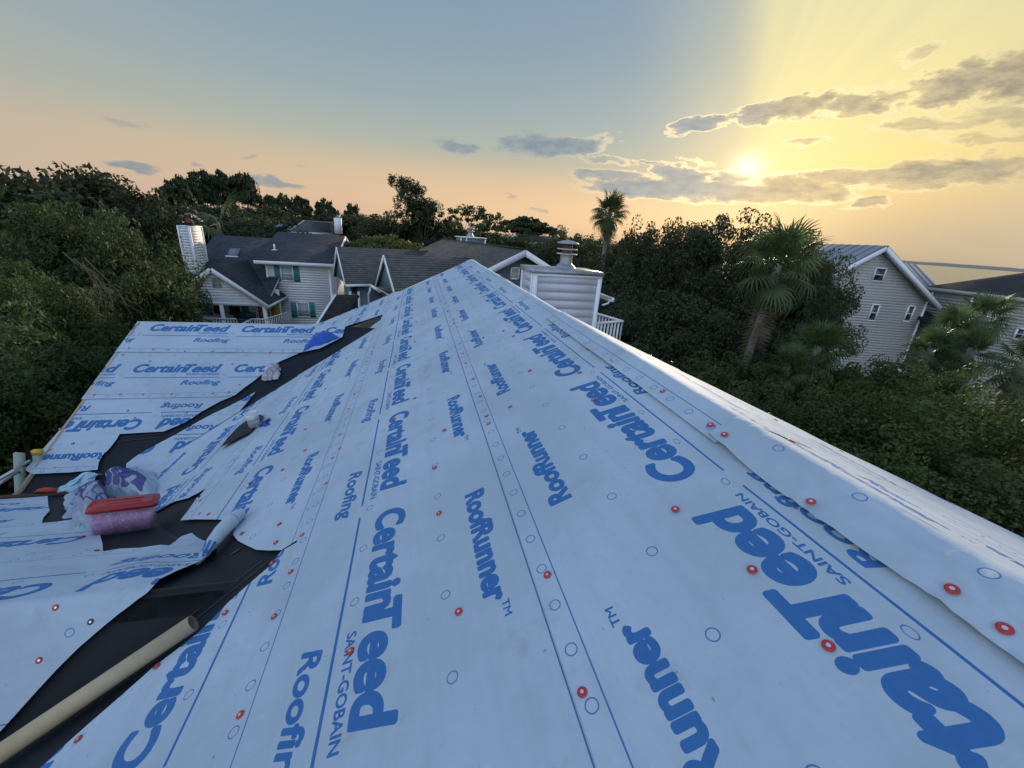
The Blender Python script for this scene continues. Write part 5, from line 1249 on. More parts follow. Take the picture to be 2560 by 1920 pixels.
MB().obox(qa - UP * 1.25 - Fm.n * 5, qb - qa, Fm.n * 5, UP * .22).build('deck_floor', M['white_trim'], prl)
MB().obox(Fm.p(_cR[0] + .05, _cR[1] - 3.6, -3.9), Fm.u * 3.3, UP * 2.2, -Fm.n * .1).build('shaded_wall', M['dark'], hm)  # near-black slab: the shade under the porch is put into its colour
for t_ in (.05, 1.0): q = qa * (1 - t_) + qb * t_; MB().box((q[0], q[1], (q[2] - .9 + GZ) / 2), (.2, .2, q[2] - .9 - GZ)).build('deck_post', M['white_trim'], prl)

# ---- small houses in the distance
a1 = atd(476, 533, 62.0)
gable_house('cream_gable_house', 'small cream gable house with blue grey roof peeping over the trees at left', a1, -52.0, 2.3, 7, M['cream'], 'metal', .72, .3, .3, .6)
# low hipped metal roof behind the white house
hh = empty('hipped_metal_roof_house', tuple(atd(800, 580, 55.0) * (1, 1, 0) + (0, 0, GZ))); tag(hh, 'house with low hipped blue grey metal roof just behind the white house', 'house')
t0 = atd(797, 556, 57.0); zt_h = t0[2]
cz = atd(760, 583, 52.0)[2]
c1, c2_, c3, c4 = zr_at(722, 580, cz), zr_at(830, 583, cz), atd(850, 572, 60.0), atd(712, 565, 62.0)
c3[2] = c4[2] = cz
hr_ = MB(); ri0, ri1 = t0 + (-1.6, 0, 0), t0 + (1.2, 1.0, 0)
hr_.add([c1, c2_, c3, c4, ri0, ri1], [(0, 1, 5, 4), (1, 2, 5), (2, 3, 4, 5), (3, 0, 4)]).build('hip_roof', M['metalroof2'], hh)
mb = MB()
for k in range(1, 16):
    s = k / 16; a = c1 * (1 - s) + c2_ * s; b = ri0 * (1 - s) + ri1 * s; MB().beam(a + UP * .05, b + UP * .05, .07, .06).build('roof_seam', M['metalseam'], hh)
for a, b in ((c1, ri0), (c2_, ri1), (c3, ri1), (ri0, ri1)): MB().beam(a + UP * .08, b + UP * .08, .16, .08).build('ridge_cap', M['metalroof'], hh)
MB().beam(c1 - UP * .1, c2_ - UP * .1, .08, .25).build('fascia_board', M['white_trim'], hh); MB().beam(c1 - UP * .1, c4 - UP * .1, .08, .25).build('fascia_board', M['white_trim'], hh)
cc_ = (c1 + c2_ + c3 + c4) / 4
MB().add([p * .97 + cc_ * .03 - UP * .15 for p in (c1, c2_, c3, c4)] + [(p * .97 + cc_ * .03) * (1, 1, 0) + UP * GZ for p in (c1, c2_, c3, c4)], [(0, 1, 5, 4), (1, 2, 6, 5), (2, 3, 7, 6), (3, 0, 4, 7)]).build('house_wall', M['cream'], hh)
lw = atd(735, 566, 58.0); MB().add([lw + (-2.6, -1.4, -.5), lw + (.6, -2.2, -.6), lw + (1.2, 1.0, .0), lw + (-2.0, 1.4, .1)], [(0, 1, 2, 3)]).build('lower_roof', M['metalroof2'], hh)
pc = atd(846, 571, 56.0); pct = atd(846, 545, 56.0)
cwh = empty('chimney', tuple(pc)); cwh.parent = hh; cwh.matrix_parent_inverse = world_of(hh).inverted()
MB().box((pc[0], pc[1], (pc[2] + pct[2]) / 2 - .3), (.75, .75, pct[2] - pc[2] + .6)).build('chimney_shaft', M['white'], cwh); MB().box((pct[0], pct[1], pct[2] + .15), (.3, .3, .3)).build('flue_pot', M['galv'], cwh)
# grey roof between trees right of the big pine, and a dull low roof under the far pines
a3 = atd(1112, 570, 60.0); gable_house('distant_grey_house', 'distant grey roof half hidden beside the big pine', a3, 60.0, 2.5, 6, M['lightgrey'], M['sh_d'], .6, .2, .3, .5)
a4 = atd(1290, 585, 85.0); gable_house('distant_low_house', 'low distant house with dull roof under the far pines', a4, 80.0, 3.2, 11, M['greige'], M['sh_d'], .35, .2, .3, .5)
# ------------------------------------------------------------------ ground, water, far shore
def ground_mat():
    m = bpy.data.materials.new('ground_soil_grass'); m.use_nodes = True; t = NT(m.node_tree); b = t.n['Principled BSDF']
    oc = V(t, t.new('ShaderNodeTexCoord').outputs['Object'])
    c_ = t.mix(t.ss(t.noise(oc, .25, 5, .6), .4, .6), (.028, .050, .012), (.05, .04, .025))
    c_ = t.mix(t.ss(t.noise(oc, 9, 4, .7), .3, .7) * .6, c_, (.02, .03, .01)); t.put(b.inputs['Base Color'], c_); b.inputs['Roughness'].default_value = 1
    return m
def water_mat():
    m = bpy.data.materials.new('bay_water'); m.use_nodes = True; t = NT(m.node_tree); b = t.n['Principled BSDF']
    b.inputs['Base Color'].default_value = (.10, .12, .12, 1); b.inputs['Roughness'].default_value = .22; b.inputs['Specular IOR Level'].default_value = .9
    oc = V(t, t.new('ShaderNodeTexCoord').outputs['Object'])
    bn = t.new('ShaderNodeBump'); bn.inputs['Strength'].default_value = .35; bn.inputs['Distance'].default_value = 1.0
    t.put(bn.inputs['Height'], t.noise(oc, .35, 5, .6)); t.l.new(bn.outputs[0], b.inputs['Normal']); return m
M['ground'] = ground_mat(); M['water'] = water_mat()
M['lawn'] = mat('mown_lawn', (.045, .085, .018), 1.0, noise_amt=.35, noise_scale=1.5, bump=.4, bump_scale=30)
g_ = MB().add([(-7000, -7000, GZ), (7000, -7000, GZ), (7000, 7000, GZ), (-7000, 7000, GZ)], [(0, 1, 2, 3)]).build('ground', M['ground']); g_['kind'] = 'structure'
wpts = [horiz(44) * 90, horiz(50) * 75, horiz(62) * 70, horiz(80) * 75, horiz(100) * 80, horiz(110) * 6500, horiz(80) * 6500, horiz(60) * 6500, horiz(42) * 6500]
w_ = MB().add([(p[0], p[1], GZ + .06) for p in wpts], [tuple(range(len(wpts)))[::-1]]).build('water', M['water']); w_['kind'] = 'structure'
def sheet_flat(name, pts, z, m):
    o = MB().add([(x, y, z) for x, y in pts], [tuple(range(len(pts)))]).build(name, m); o['kind'] = 'structure'; return o
zg = GZ
def gpt(px, py, z=GZ + .05): q = zr_at(px, py, z); return (q[0], q[1])
road = [gpt(-350, 1080), gpt(-100, 1062), gpt(60, 1072), gpt(110, 1095), gpt(170, 1160), gpt(140, 1300), gpt(-300, 1500), gpt(-600, 1400)]
sheet_flat('street', road, GZ + .02, M['asphalt'])
sheet_flat('driveway', [gpt(72, 1070), gpt(112, 1043), gpt(235, 1046), gpt(260, 1120), gpt(150, 1125), gpt(120, 1095)], GZ + .05, M['concrete'])
sheet_flat('lawn', [gpt(-350, 1075), gpt(-100, 1058), gpt(60, 1068), gpt(108, 1040), gpt(150, 1010), gpt(90, 990), gpt(-100, 990), gpt(-350, 1010)], GZ + .035, M['lawn'])
MB().tube([np.array((*gpt(x, y), GZ + .06)) for x, y in ((-100, 1062), (60, 1072), (112, 1097), (165, 1160), (190, 1230))], .09, 6).build('kerb', M['concrete'])['kind'] = 'structure'
fs = MB(); rnd = random.Random(3)
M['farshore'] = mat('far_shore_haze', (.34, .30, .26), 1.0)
a = 40
hh_ = 20.0; pv = []
while a < 112:
    p = horiz(a) * 5200; hh_ = min(27, max(15, hh_ + rnd.uniform(-2.5, 2.5))); pv.append((p, hh_)); a += .35
N_ = len(pv)
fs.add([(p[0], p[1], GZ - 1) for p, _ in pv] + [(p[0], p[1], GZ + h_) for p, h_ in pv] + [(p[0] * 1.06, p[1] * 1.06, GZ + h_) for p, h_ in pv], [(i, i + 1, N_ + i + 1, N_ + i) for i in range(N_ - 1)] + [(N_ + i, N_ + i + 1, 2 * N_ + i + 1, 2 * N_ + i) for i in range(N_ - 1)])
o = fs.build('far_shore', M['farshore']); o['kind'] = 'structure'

# ------------------------------------------------------------------ foliage
def leaf_mat(name, c1, c2, transl=.28, rough=.6):
    m = bpy.data.materials.new(name); m.use_nodes = True; t = NT(m.node_tree); t.n.clear(); o = t.new('ShaderNodeOutputMaterial')
    at_ = t.new('ShaderNodeAttribute'); at_.attribute_name = 'tint'; oi = t.new('ShaderNodeObjectInfo')
    f = V(t, at_.outputs['Fac']) * .8 + V(t, oi.outputs['Random']) * .2
    c_ = t.mix(f, c1, c2)
    b = t.new('ShaderNodeBsdfPrincipled'); b.inputs['Roughness'].default_value = rough; b.inputs['Specular IOR Level'].default_value = .25; t.put(b.inputs['Base Color'], c_)
    tr = t.new('ShaderNodeBsdfTranslucent'); t.put(tr.inputs[0], t.mix(.5, c_, (.30, .30, .05), 'MULTIPLY') if False else c_)
    mx = t.new('ShaderNodeMixShader'); mx.inputs[0].default_value = transl; t.l.new(b.outputs[0], mx.inputs[1]); t.l.new(tr.outputs[0], mx.inputs[2]); t.l.new(mx.outputs[0], o.inputs[0])
    return m
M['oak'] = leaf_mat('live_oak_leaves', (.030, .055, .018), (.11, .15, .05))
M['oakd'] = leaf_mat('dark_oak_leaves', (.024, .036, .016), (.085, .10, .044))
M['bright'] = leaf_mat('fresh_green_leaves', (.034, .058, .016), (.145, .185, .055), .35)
M['pine'] = leaf_mat('pine_needles', (.022, .040, .018), (.060, .085, .036), .15)
M['hedge'] = leaf_mat('yellow_green_hedge', (.06, .075, .018), (.14, .15, .05), .3)
M['frond'] = leaf_mat('palm_frond_green', (.05, .085, .032), (.13, .18, .068), .3, .45)
M['dead'] = leaf_mat('dead_frond', (.13, .10, .065), (.24, .19, .13), .15)

def crown_mesh(name, seed, m, n_clump, per, leaf, rc=(.22, .36), shape='oak', squash=.8):
    """unit crown: centre at the origin, radius about 1"""
    rg = np.random.default_rng(seed); C = []
    if shape == 'pine':
        for _ in range(n_clump):
            z = rg.uniform(-.5, .9); r = (.85 - .35 * max(z, 0)) * math.sqrt(rg.uniform(.05, 1)); th = rg.uniform(0, 2 * math.pi); C.append((r * math.cos(th), r * math.sin(th), z))
    elif shape == 'flat':
        for _ in range(n_clump):
            th = rg.uniform(0, 2 * math.pi); r = math.sqrt(rg.uniform(0, 1)); C.append((r * math.cos(th), r * math.sin(th), .55 * (1 - r * r) + rg.uniform(-.18, .12)))
    else:
        for _ in range(n_clump):
            d = rg.normal(size=3); d /= np.linalg.norm(d); r = rg.uniform(.45, 1.0) ** .7
            if d[2] < -.35: d[2] *= .6
            C.append(tuple(d * r * (1 + .18 * rg.normal()) * np.array([1, 1, squash])))
    C = np.array(C); N = n_clump * per
    ci = np.repeat(np.arange(n_clump), per)
    R_ = rg.uniform(rc[0], rc[1], n_clump)
    d = rg.normal(size=(N, 3)); d /= np.linalg.norm(d, axis=1)[:, None]
    sub = rg.integers(0, 9, N)                          # twigs: leaves gather on a few sub-lumps
    sd_ = rg.normal(size=(n_clump, 9, 3)); sd_ /= np.linalg.norm(sd_, axis=2)[..., None]
    base_ = sd_[ci, sub]; dd = base_ * .75 + d * .42
    P_ = C[ci] + dd * R_[ci][:, None] * np.array([1, 1, .72 if shape != 'flat' else .32])
    out_ = P_ / (np.linalg.norm(P_, axis=1)[:, None] + 1e-6)
    n = out_ * .5 + rg.normal(size=(N, 3)) * .65 + np.array([0, 0, .45]); n /= np.linalg.norm(n, axis=1)[:, None]
    a = np.cross(n, rg.normal(size=(N, 3))); a /= np.linalg.norm(a, axis=1)[:, None]; b = np.cross(n, a)
    s = leaf * rg.uniform(.6, 1.35, N)[:, None]
    asp = .5 if shape != 'pine' else .38
    v = np.stack([P_ - a * s, P_ + b * s * asp + n * s * .12, P_ + a * s, P_ - b * s * asp + n * s * .12], 1).reshape(-1, 3)
    ct_ = rg.uniform(0, 1, n_clump)
    tint = np.repeat(np.clip(ct_[ci] * .55 + rg.uniform(0, .45, N), 0, 1), 4)
    idx = np.arange(N * 4).reshape(-1, 4)
    me = mesh_np(name, v, np.full(N, 4), idx, m, False, None, tint)
    me['centres'] = C.ravel().tolist()
    return me, C
FORK = np.array([.02, -.03, -.62])
def limbs_mesh(name, C, seed, m, n=14, r=.04):
    """limbs in crown units, springing from the fork"""
    rg = random.Random(seed); mb = MB()
    for i in rg.sample(range(len(C)), min(n, len(C))):
        c_ = C[i] * .92; mid = FORK * .5 + c_ * .5 + np.array([rg.uniform(-.08, .08), rg.uniform(-.08, .08), rg.uniform(-.02, .08)])
        mb.tube([FORK, mid, c_], [r * .6, r * .35, r * .10], 5, cap=False)
    return mb.mesh(name, m)
TRUNK = MB().tube([(0, 0, 0), (.05, .02, .33), (-.03, .03, .7), (0, 0, 1.02)], [1.3, 1.0, .9, .75], 8).mesh('trunk', M['bark'], True)
TPL = {}
def tpl(kind, k, *a, **kw):
    me, C = crown_mesh('crown', *a, **kw); TPL[(kind, k)] = (me, C)
for k in range(3): tpl('near', k, 100 + k, M['oak'], 90, 620, .021, rc=(.20, .34))
for k in range(3): tpl('dark', k, 140 + k, M['oakd'], 85, 560, .023, rc=(.20, .33))
for k in range(3): tpl('bright', k, 120 + k, M['bright'], 95, 900, .018, rc=(.16, .30), squash=.9)
for k in range(3): tpl('far', k, 160 + k, M['oakd'], 60, 260, .040, rc=(.22, .36))
for k in range(3): tpl('pine', k, 180 + k, M['pine'], 34, 120, .075, rc=(.20, .34), shape='flat')
for k in range(2): tpl('tallpine', k, 190 + k, M['pine'], 46, 190, .045, rc=(.17, .28), shape='pine')
for k in range(2): tpl('airy', k, 195 + k, M['oak'], 34, 110, .050, rc=(.13, .24))
tpl('hedge', 0, 205, M['hedge'], 40, 200, .050, rc=(.25, .4), squash=.6)
tcount = {}
TREES = 0
def tree(kind, x, y, ztop, R_, H, label, group=None, cat='tree', rot=None, base=GZ, name=None):
    """crown of horizontal radius R_ and height H whose top is at ztop"""
    global TREES
    ks = [k for kk, k in TPL if kk == kind]; k = ks[TREES % len(ks)]; TREES += 1
    me, C = TPL[(kind, k)]
    top_ = float(C[:, 2].max()) + .22 if kind not in ('pine',) else float(C[:, 2].max()) + .08
    sz = H / (2 * top_) if kind != 'pine' else H / 1.0
    cz_ = ztop - top_ * sz
    e = empty(name or {'pine': 'pine_tree', 'tallpine': 'pine_tree', 'hedge': 'shrub'}.get(kind, 'oak_tree' if kind in ('near', 'dark', 'far') else 'tree'), (x, y, base)); tag(e, label, cat, group)
    rz = rot if rot is not None else (TREES * 2.399) % 6.283
    o = bpy.data.objects.new('crown', me); COL.objects.link(o); o.parent = e; o.location = (0, 0, cz_ - base); o.rotation_euler = (0, 0, rz); o.scale = (R_, R_, sz)
    if (kind, k) not in tcount: tcount[(kind, k)] = limbs_mesh('limbs', C, 5, M['bark'], 16)
    l_ = bpy.data.objects.new('limbs', tcount[(kind, k)]); COL.objects.link(l_); l_.parent = e; l_.location = (0, 0, cz_ - base); l_.rotation_euler = (0, 0, rz); l_.scale = (R_, R_, sz)
    fz = cz_ - base + FORK[2] * sz; tr_ = (.045 * R_ if kind not in ('pine', 'tallpine') else .035 * max(R_, 4))
    t_ = bpy.data.objects.new('trunk', TRUNK); COL.objects.link(t_); t_.parent = e; t_.location = (FORK[0] * R_ * math.cos(rz) - FORK[1] * R_ * math.sin(rz), FORK[0] * R_ * math.sin(rz) + FORK[1] * R_ * math.cos(rz), 0); t_.scale = (tr_, tr_, max(.3, fz))
    return e
def tp_(kind, px, py, D, R_, H, label, group=None, **kw):
    q = atd(px, py, D); return tree(kind, q[0], q[1], q[2], R_, H, label, group, **kw)

# -- oaks to the west, between us and the bay
GW = 'dark oaks standing between the house and the bay'
for (px, py, D, R_, H, lab) in (
    (1560, 590, 24, 2.8, 8.0, 'dark oak right behind the chimney with the capped flue'),
    (1655, 535, 25, 2.3, 8.5, 'dark spiky oak left of the backlit crown under the sun'),
    (1742, 530, 24, 1.7, 8.0, 'slender oak just left of the crown that stands under the sun'),
    (1840, 508, 24, 2.7, 8.5, 'tall oak whose top stands directly under the setting sun'),
    (1965, 560, 22, 2.3, 7.5, 'oak right behind the leaning fan palm'),
    (2010, 660, 21, 1.7, 5.5, 'oak spreading in front of the metal roofed house'),
    (2055, 600, 27, 2.2, 7.0, 'oak top that rises just right of the leaning fan palm'),
    (1600, 720, 19, 3.0, 6.5, 'low dark oak just past the white deck railing'),
    (1780, 700, 19, 3.2, 6.5, 'dense low oak in shade beneath the leaning palm'),
    (1440, 562, 34, 2.6, 8.0, 'dark cedar-like tree left of the tall fan palm'),
    (1395, 590, 38, 2.6, 7.0, 'dark tree behind the gable with the white vent'),
    (1700, 850, 15.5, 1.9, 4.5, 'shaded thicket tree below the ridge on the right'),
    (1900, 800, 18, 1.8, 4.5, 'shaded oak at the foot of the leaning palm')):
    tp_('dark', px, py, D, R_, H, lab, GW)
# -- fresh green trees below the roof on the right
GB = 'fresh green trees below the roof on the right'
for i, (px, py, D, R_, H, lab) in enumerate((
    (1800, 905, 13.5, 2.0, 4.6, 'leafy green tree directly below the leaning palm trunk'),
    (1985, 870, 14, 2.0, 5.0, 'leafy green tree under the bushy fan palm'),
    (2160, 822, 16, 1.7, 6.0, 'tallest leafy green tree, in front of the tall grey gable'),
    (2260, 880, 15, 2.0, 5.5, 'leafy green tree left of the palm clump'),
    (2420, 925, 15, 2.0, 5.5, 'leafy green tree under the palm clump'),
    (2560, 935, 15, 2.2, 5.5, 'leafy green tree at the right edge below the greige house'),
    (2080, 985, 10.8, 2.2, 5.0, 'nearer leafy green tree in the middle of the thicket'),
    (2290, 1010, 10.5, 2.2, 5.0, 'nearer leafy green tree right of the middle of the thicket'),
    (2480, 1030, 10.5, 2.3, 5.0, 'nearest leafy green tree at the right edge'),
    (1890, 1010, 11.5, 1.9, 4.4, 'green tree that meets the roof edge below the palm'),
    (2640, 980, 11.5, 2.4, 5.5, 'green tree cut by the right edge of the picture'),
    (2350, 1150, 9.2, 2.0, 4.6, 'dark green tree close under the sunlit roof edge'),
    (2560, 1180, 9.0, 2.2, 4.8, 'dark green tree under the sunlit roof edge at the far right'),
    (2150, 1100, 9.6, 1.8, 4.4, 'green tree peeping over the middle of the sunlit roof edge'))):
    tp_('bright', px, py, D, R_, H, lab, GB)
# -- wood on the left
GL_ = 'oaks of the wood on the left'
for (kind, px, py, D, R_, H, lab) in (
    ('far', 10, 386, 46, 5.6, 11, 'big domed tree on the skyline at the far left'),
    ('far', 212, 403, 48, 4.0, 10, 'flat topped skyline tree left of the drifting cloud'),
    ('far', 290, 430, 46, 3.8, 9, 'rounded skyline tree just right of the flat topped one'),
    ('far', -90, 400, 42, 7, 12, 'skyline tree cut by the left edge'),
    ('far', 355, 465, 40, 2.6, 10, 'dark vine-covered tree left of the cream gable house'),
    ('near', 50, 470, 26, 3.8, 9, 'green oak in the second row at the left edge'),
    ('near', 185, 466, 25, 3.1, 9, 'bright topped oak in the middle of the left wood'),
    ('near', 200, 535, 25, 1.8, 8, 'oak with pale twigs left of the white chimney'),
    ('near', -60, 560, 20, 3.2, 8, 'large oak cut by the left edge'),
    ('near', 40, 640, 17, 1.7, 6.0, 'near oak in the middle of the left wood'),
    ('near', 110, 690, 16.5, 1.1, 5.0, 'near oak whose leaves hang beside the far wing roof'),
    ('near', -60, 760, 14.5, 1.8, 4.0, 'nearest oak above the driveway at the left edge'),
    ('near', 120, 845, 15.0, .75, 2.6, 'low oak right against the left edge of the far wing'),
    ('dark', 395, 590, 37, 2.6, 9, 'dark tree filling the gap beside the white chimney'),
    ('dark', 372, 660, 33, 2.2, 8, 'dark tree in shade left of the porch'),
    ('dark', 450, 640, 44, 3.2, 9, 'dark tree just behind the left end of the white house'),
    ('near', -190, 760, 16, 2.6, 7, 'oak outside the left edge whose branches reach in')):
    tp_(kind, px, py, D, R_, H, lab, GL_)
# bare twigs showing among the near oaks
tw = empty('dead_branch', tuple(atd(180, 650, 15.0))); tag(tw, 'bare grey dead branch hanging in the left wood', 'branch')
rnd = random.Random(11); q0_ = atd(190, 650, 14.6)
def twig(p, d, L, r, lvl):
    pts = [p]; 
    for i in range(4): d = d + np.array([rnd.uniform(-.18, .18), rnd.uniform(-.18, .18), rnd.uniform(-.22, .05)]); d /= np.linalg.norm(d); pts.append(pts[-1] + d * L / 4)
    MB().tube(pts, [r, r * .8, r * .6, r * .45, r * .25], 5).build('twig', M['twig'], tw)
    if lvl:
        for k in range(4): twig(pts[1 + k % 4], d + np.array([rnd.uniform(-.7, .7), rnd.uniform(-.5, .5), rnd.uniform(-.5, .3)]), L * .55, r * .5, lvl - 1)
for k in range(5): twig(q0_ + (rnd.uniform(-.3, .3), 0, rnd.uniform(-.2, .2)), np.array([.8 + rnd.uniform(-.3, .3), -.3, -.65 + rnd.uniform(-.5, .3)]), .95, .012, 2)
# -- skyline pines behind the white house
GP = 'umbrella shaped pines on the skyline behind the white house'
for (px, py, D, R_, H, lab) in (
    (432, 446, 78, 5.5, 3.6, 'leftmost umbrella pine of the skyline row'), (468, 438, 82, 6.5, 4.6, 'broad umbrella pine second from the left'), (498, 424, 84, 6.0, 5.0, 'tall umbrella pine in the left half of the row'),
    (548, 424, 86, 5.6, 4.6, 'umbrella pine at the very top of the row'), (598, 430, 86, 6.8, 6.0, 'rightmost tall umbrella pine, its bare trunks against the sky'),
    (676, 488, 100, 5.5, 4.0, 'small dome topped pine right of the tall row'), (705, 482, 108, 4.2, 3.2, 'thin airy pine between two domes'), (735, 492, 100, 4.6, 4.4, 'little pine with gaps in its crown'),
    (752, 490, 96, 4.4, 4.4, 'round pine just left of the hipped metal roof'), (812, 496, 95, 6.2, 5.0, 'wide pine above the hipped metal roof'), (880, 508, 98, 5.0, 4.4, 'pine at the right end of the skyline row')):
    tp_('pine', px, py, D, R_ * .40, H * 1.25, lab, GP)
# lone big pine and the trees beside it
for k, (dx_, py, R_, H) in enumerate(((0, 430, 3.1, 7.5),)):
    tp_('tallpine', 1022, py, 58, 3.6, 11.5, 'tall lone pine with lumpy crown rising above the skyline in the middle', None)
tp_('tallpine', 1062, 488, 56, 2.9, 8.0, 'lower right shoulder pine leaning against the tall lone pine', None)
tp_('airy', 1148, 516, 60, 3.2, 6.0, 'airy tree with sky showing through, left of its taller twin', None)
tp_('airy', 1198, 508, 58, 3.6, 7.0, 'airy broad tree behind the small chimney, right of its twin', None)
for (px, py, D, R_, H, lab) in ((1290, 548, 130, 6.5, 5, 'far umbrella pine left of a pair'), (1318, 541, 130, 5.5, 5, 'far umbrella pine, tallest of three'), (1345, 556, 125, 5.5, 5, 'far umbrella pine right of a pair')):
    tp_('pine', px, py, D, R_, H, lab, 'far pines right of the middle')
# middle distance
GM = 'rounded trees in the middle distance'
mids = [(515, 540, 50, 3.6, 6, 'dark tree behind the dead palm'), (610, 533, 52, 4.2, 6, 'dark layered tree behind the left roof of the white house'), (660, 545, 48, 3.6, 5, 'layered tree left of the hipped metal roof'), (690, 520, 75, 6, 8, 'wide dark tree under the small pines'),
        (600, 505, 76, 6, 8, 'dark tree beneath the tall umbrella pines'), (530, 500, 74, 6, 8, 'dark tree beneath the left umbrella pines'), (455, 505, 70, 5.5, 9, 'dark tree above the cream gable house'), (760, 530, 80, 6, 7, 'tree right behind the hipped metal roof'), (850, 525, 78, 6, 7, 'tree behind the white chimney of the hipped roof house'),
        (905, 530, 70, 5, 7, 'dark tree left of the lone pine'), (960, 535, 66, 4.5, 7, 'bushy tree touching the lone pine'), (1010, 545, 60, 4.5, 7, 'dark foot of trees under the lone pine'), (1080, 560, 62, 4.5, 6, 'dark tree under the right side of the lone pine'),
        (1150, 570, 66, 4.5, 6, 'dark tree under the airy pair'), (1215, 570, 60, 4.5, 6, 'light green tree right of the small chimney'), (1275, 585, 62, 4.2, 5, 'green tree left of the far pines'), (1340, 592, 60, 4.2, 5, 'green tree under the far pines'), (1410, 585, 55, 4, 6, 'green tree between the far pines and the palm'),
        (1480, 580, 44, 3.6, 7, 'dark tree just left of the tall fan palm trunk'), (1570, 580, 36, 3.4, 7, 'dark tree just right of the tall fan palm trunk')]
for (px, py, D, R_, H, lab) in mids: tp_('far', px, py, D, R_, H, lab, GM)
for (px, py, D, R_, H, lab) in ((935, 592, 34, 2.6, 3.4, 'yellow green shrub behind the weathered roof'), (985, 588, 35, 2.4, 3.4, 'yellow green shrub right of its twin'), (890, 598, 36, 2.0, 2.8, 'yellow green shrub beside the white gable tip')):
    tp_('hedge', px, py, D, R_, H, lab, 'yellow green shrubs behind the weathered roof', cat='shrub')
# the wood that closes the view between the named trees: too many to count
def wood(name, label, m, spots, seed):
    rg = np.random.default_rng(seed); Vv = []; Tt = []; nn = 0
    for (x, y, zt_, R_, H) in spots:
        N = 2200; d = rg.normal(size=(N, 3)); d /= np.linalg.norm(d, axis=1)[:, None]; d[:, 2] = np.abs(d[:, 2]) * rg.choice([1, 1, -.6], N)
        lump = 1 + .22 * np.sin(d[:, 0] * 9 + x) * np.sin(d[:, 1] * 9 + y) * 1
        P_ = np.array([x, y, zt_ - H * .5]) + d * lump[:, None] * np.array([R_, R_, H * .5]) * rg.uniform(.8, 1.04, N)[:, None]
        n = d * .5 + rg.normal(size=(N, 3)) * .6; n /= np.linalg.norm(n, axis=1)[:, None]; a = np.cross(n, rg.normal(size=(N, 3))); a /= np.linalg.norm(a, axis=1)[:, None]; b = np.cross(n, a)
        s = (R_ * .045) * rg.uniform(.6, 1.4, N)[:, None]
        Vv.append(np.stack([P_ - a * s, P_ + b * s * .6, P_ + a * s, P_ - b * s * .6], 1).reshape(-1, 3)); Tt.append(np.repeat(rg.uniform(0, 1) * .5 + rg.uniform(0, .5, N), 4)); nn += N
    v = np.concatenate(Vv); t_ = np.concatenate(Tt)
    o = link(name, mesh_np(name, v, np.full(nn, 4), np.arange(nn * 4), m, False, None, t_)); tag(o, label, 'wood', kind='stuff')
rg = random.Random(21); sp = []
for az0, az1, D0, D1_, eltop, n_ in ((-60, -26, 52, 75, -.6, 26), (-26, -8, 66, 110, -.9, 30), (-10, 22, 90, 140, -1.0, 34), (8, 34, 45, 75, -3.0, 22), (30, 44, 34, 60, -4.5, 14), (-75, -50, 30, 60, -2.0, 18), (-45, -27, 42, 55, -7.0, 14)):
    for _ in range(n_):
        a_ = math.radians(rg.uniform(az0, az1)); D_ = rg.uniform(D0, D1_); zt_ = D_ * math.tan(math.radians(eltop + rg.uniform(-1.3, .6))); sp.append((D_ * math.sin(a_), D_ * math.cos(a_), max(zt_, GZ + 3.5), rg.uniform(3.5, 6), max(4, min(14, zt_ - GZ))))
wood('distant_wood', 'continuous dark wood that fills the distance behind the houses', M['oakd'], sp, 4)
sp = []
for _ in range(46):
    a_ = math.radians(rg.uniform(40, 100)); D_ = rg.uniform(9.5, 30); sp.append((D_ * math.sin(a_), D_ * math.cos(a_), GZ + rg.uniform(1.5, 3.2), rg.uniform(1.6, 2.6), 3.5))
for _ in range(40):
    a_ = math.radians(rg.uniform(-62, -34)); D_ = rg.uniform(15, 32); sp.append((D_ * math.sin(a_), D_ * math.cos(a_), GZ + rg.uniform(1.2, 3.0), rg.uniform(1.6, 2.6), 3.5))
sp = [s_ for s_ in sp if not (s_[0] < 0 and s_[1] < 17.5)]
wood('undergrowth', 'tangled undergrowth beneath the trees', M['oak'], sp, 5)

# ------------------------------------------------------------------ palms
def fan_mesh(name, m, seed, droop=.5, n=26, spread=150):
    """one fan leaf with its stalk: stalk from the origin along +x"""
    rg = random.Random(seed); mb = MB(); tint = []
    Ls = 1.0
    st = [(0, 0, 0), (.45 * Ls, 0, .06), (.85 * Ls, 0, .04), (Ls, 0, 0)]
    mb.tube(st, [.035, .022, .016, .012], 5)
    hub = np.array([Ls, 0, 0.])
    for i in range(n):
        a = math.radians(-spread + 2 * spread * i / (n - 1)); L = (.95 - .28 * abs(a) / math.pi * 1.2) * rg.uniform(.88, 1.08)
        d = np.array([math.cos(a), math.sin(a), 0.0]); sd_ = np.array([-d[1], d[0], 0]); w0, w1 = .010, .040
        fold = .03 * (1 if i % 2 else -1)
        p = [hub, hub + d * L * .45 + (0, 0, .02 - .04 * droop), hub + d * L * .75 + (0, 0, -.16 * droop), hub + d * L + (0, 0, -.45 * droop - rg.uniform(0, .12))]
        ws = [w0, w1, w1 * .7, .004]
        vs = []
        for q, w in zip(p, ws): vs += [q - sd_ * w + (0, 0, fold * .3), q + (0, 0, fold * (w / w1)), q + sd_ * w + (0, 0, fold * .3)]
        mb.add(vs, [(3 * k, 3 * k + 1, 3 * k + 4, 3 * k + 3) for k in range(3)] + [(3 * k + 1, 3 * k + 2, 3 * k + 5, 3 * k + 4) for k in range(3)])
    me = mesh_np(name, mb.v, [len(f) for f in mb.f], [i for f in mb.f for i in f], m, False, None, np.random.default_rng(seed).uniform(0, 1, len(mb.v)))
    return me
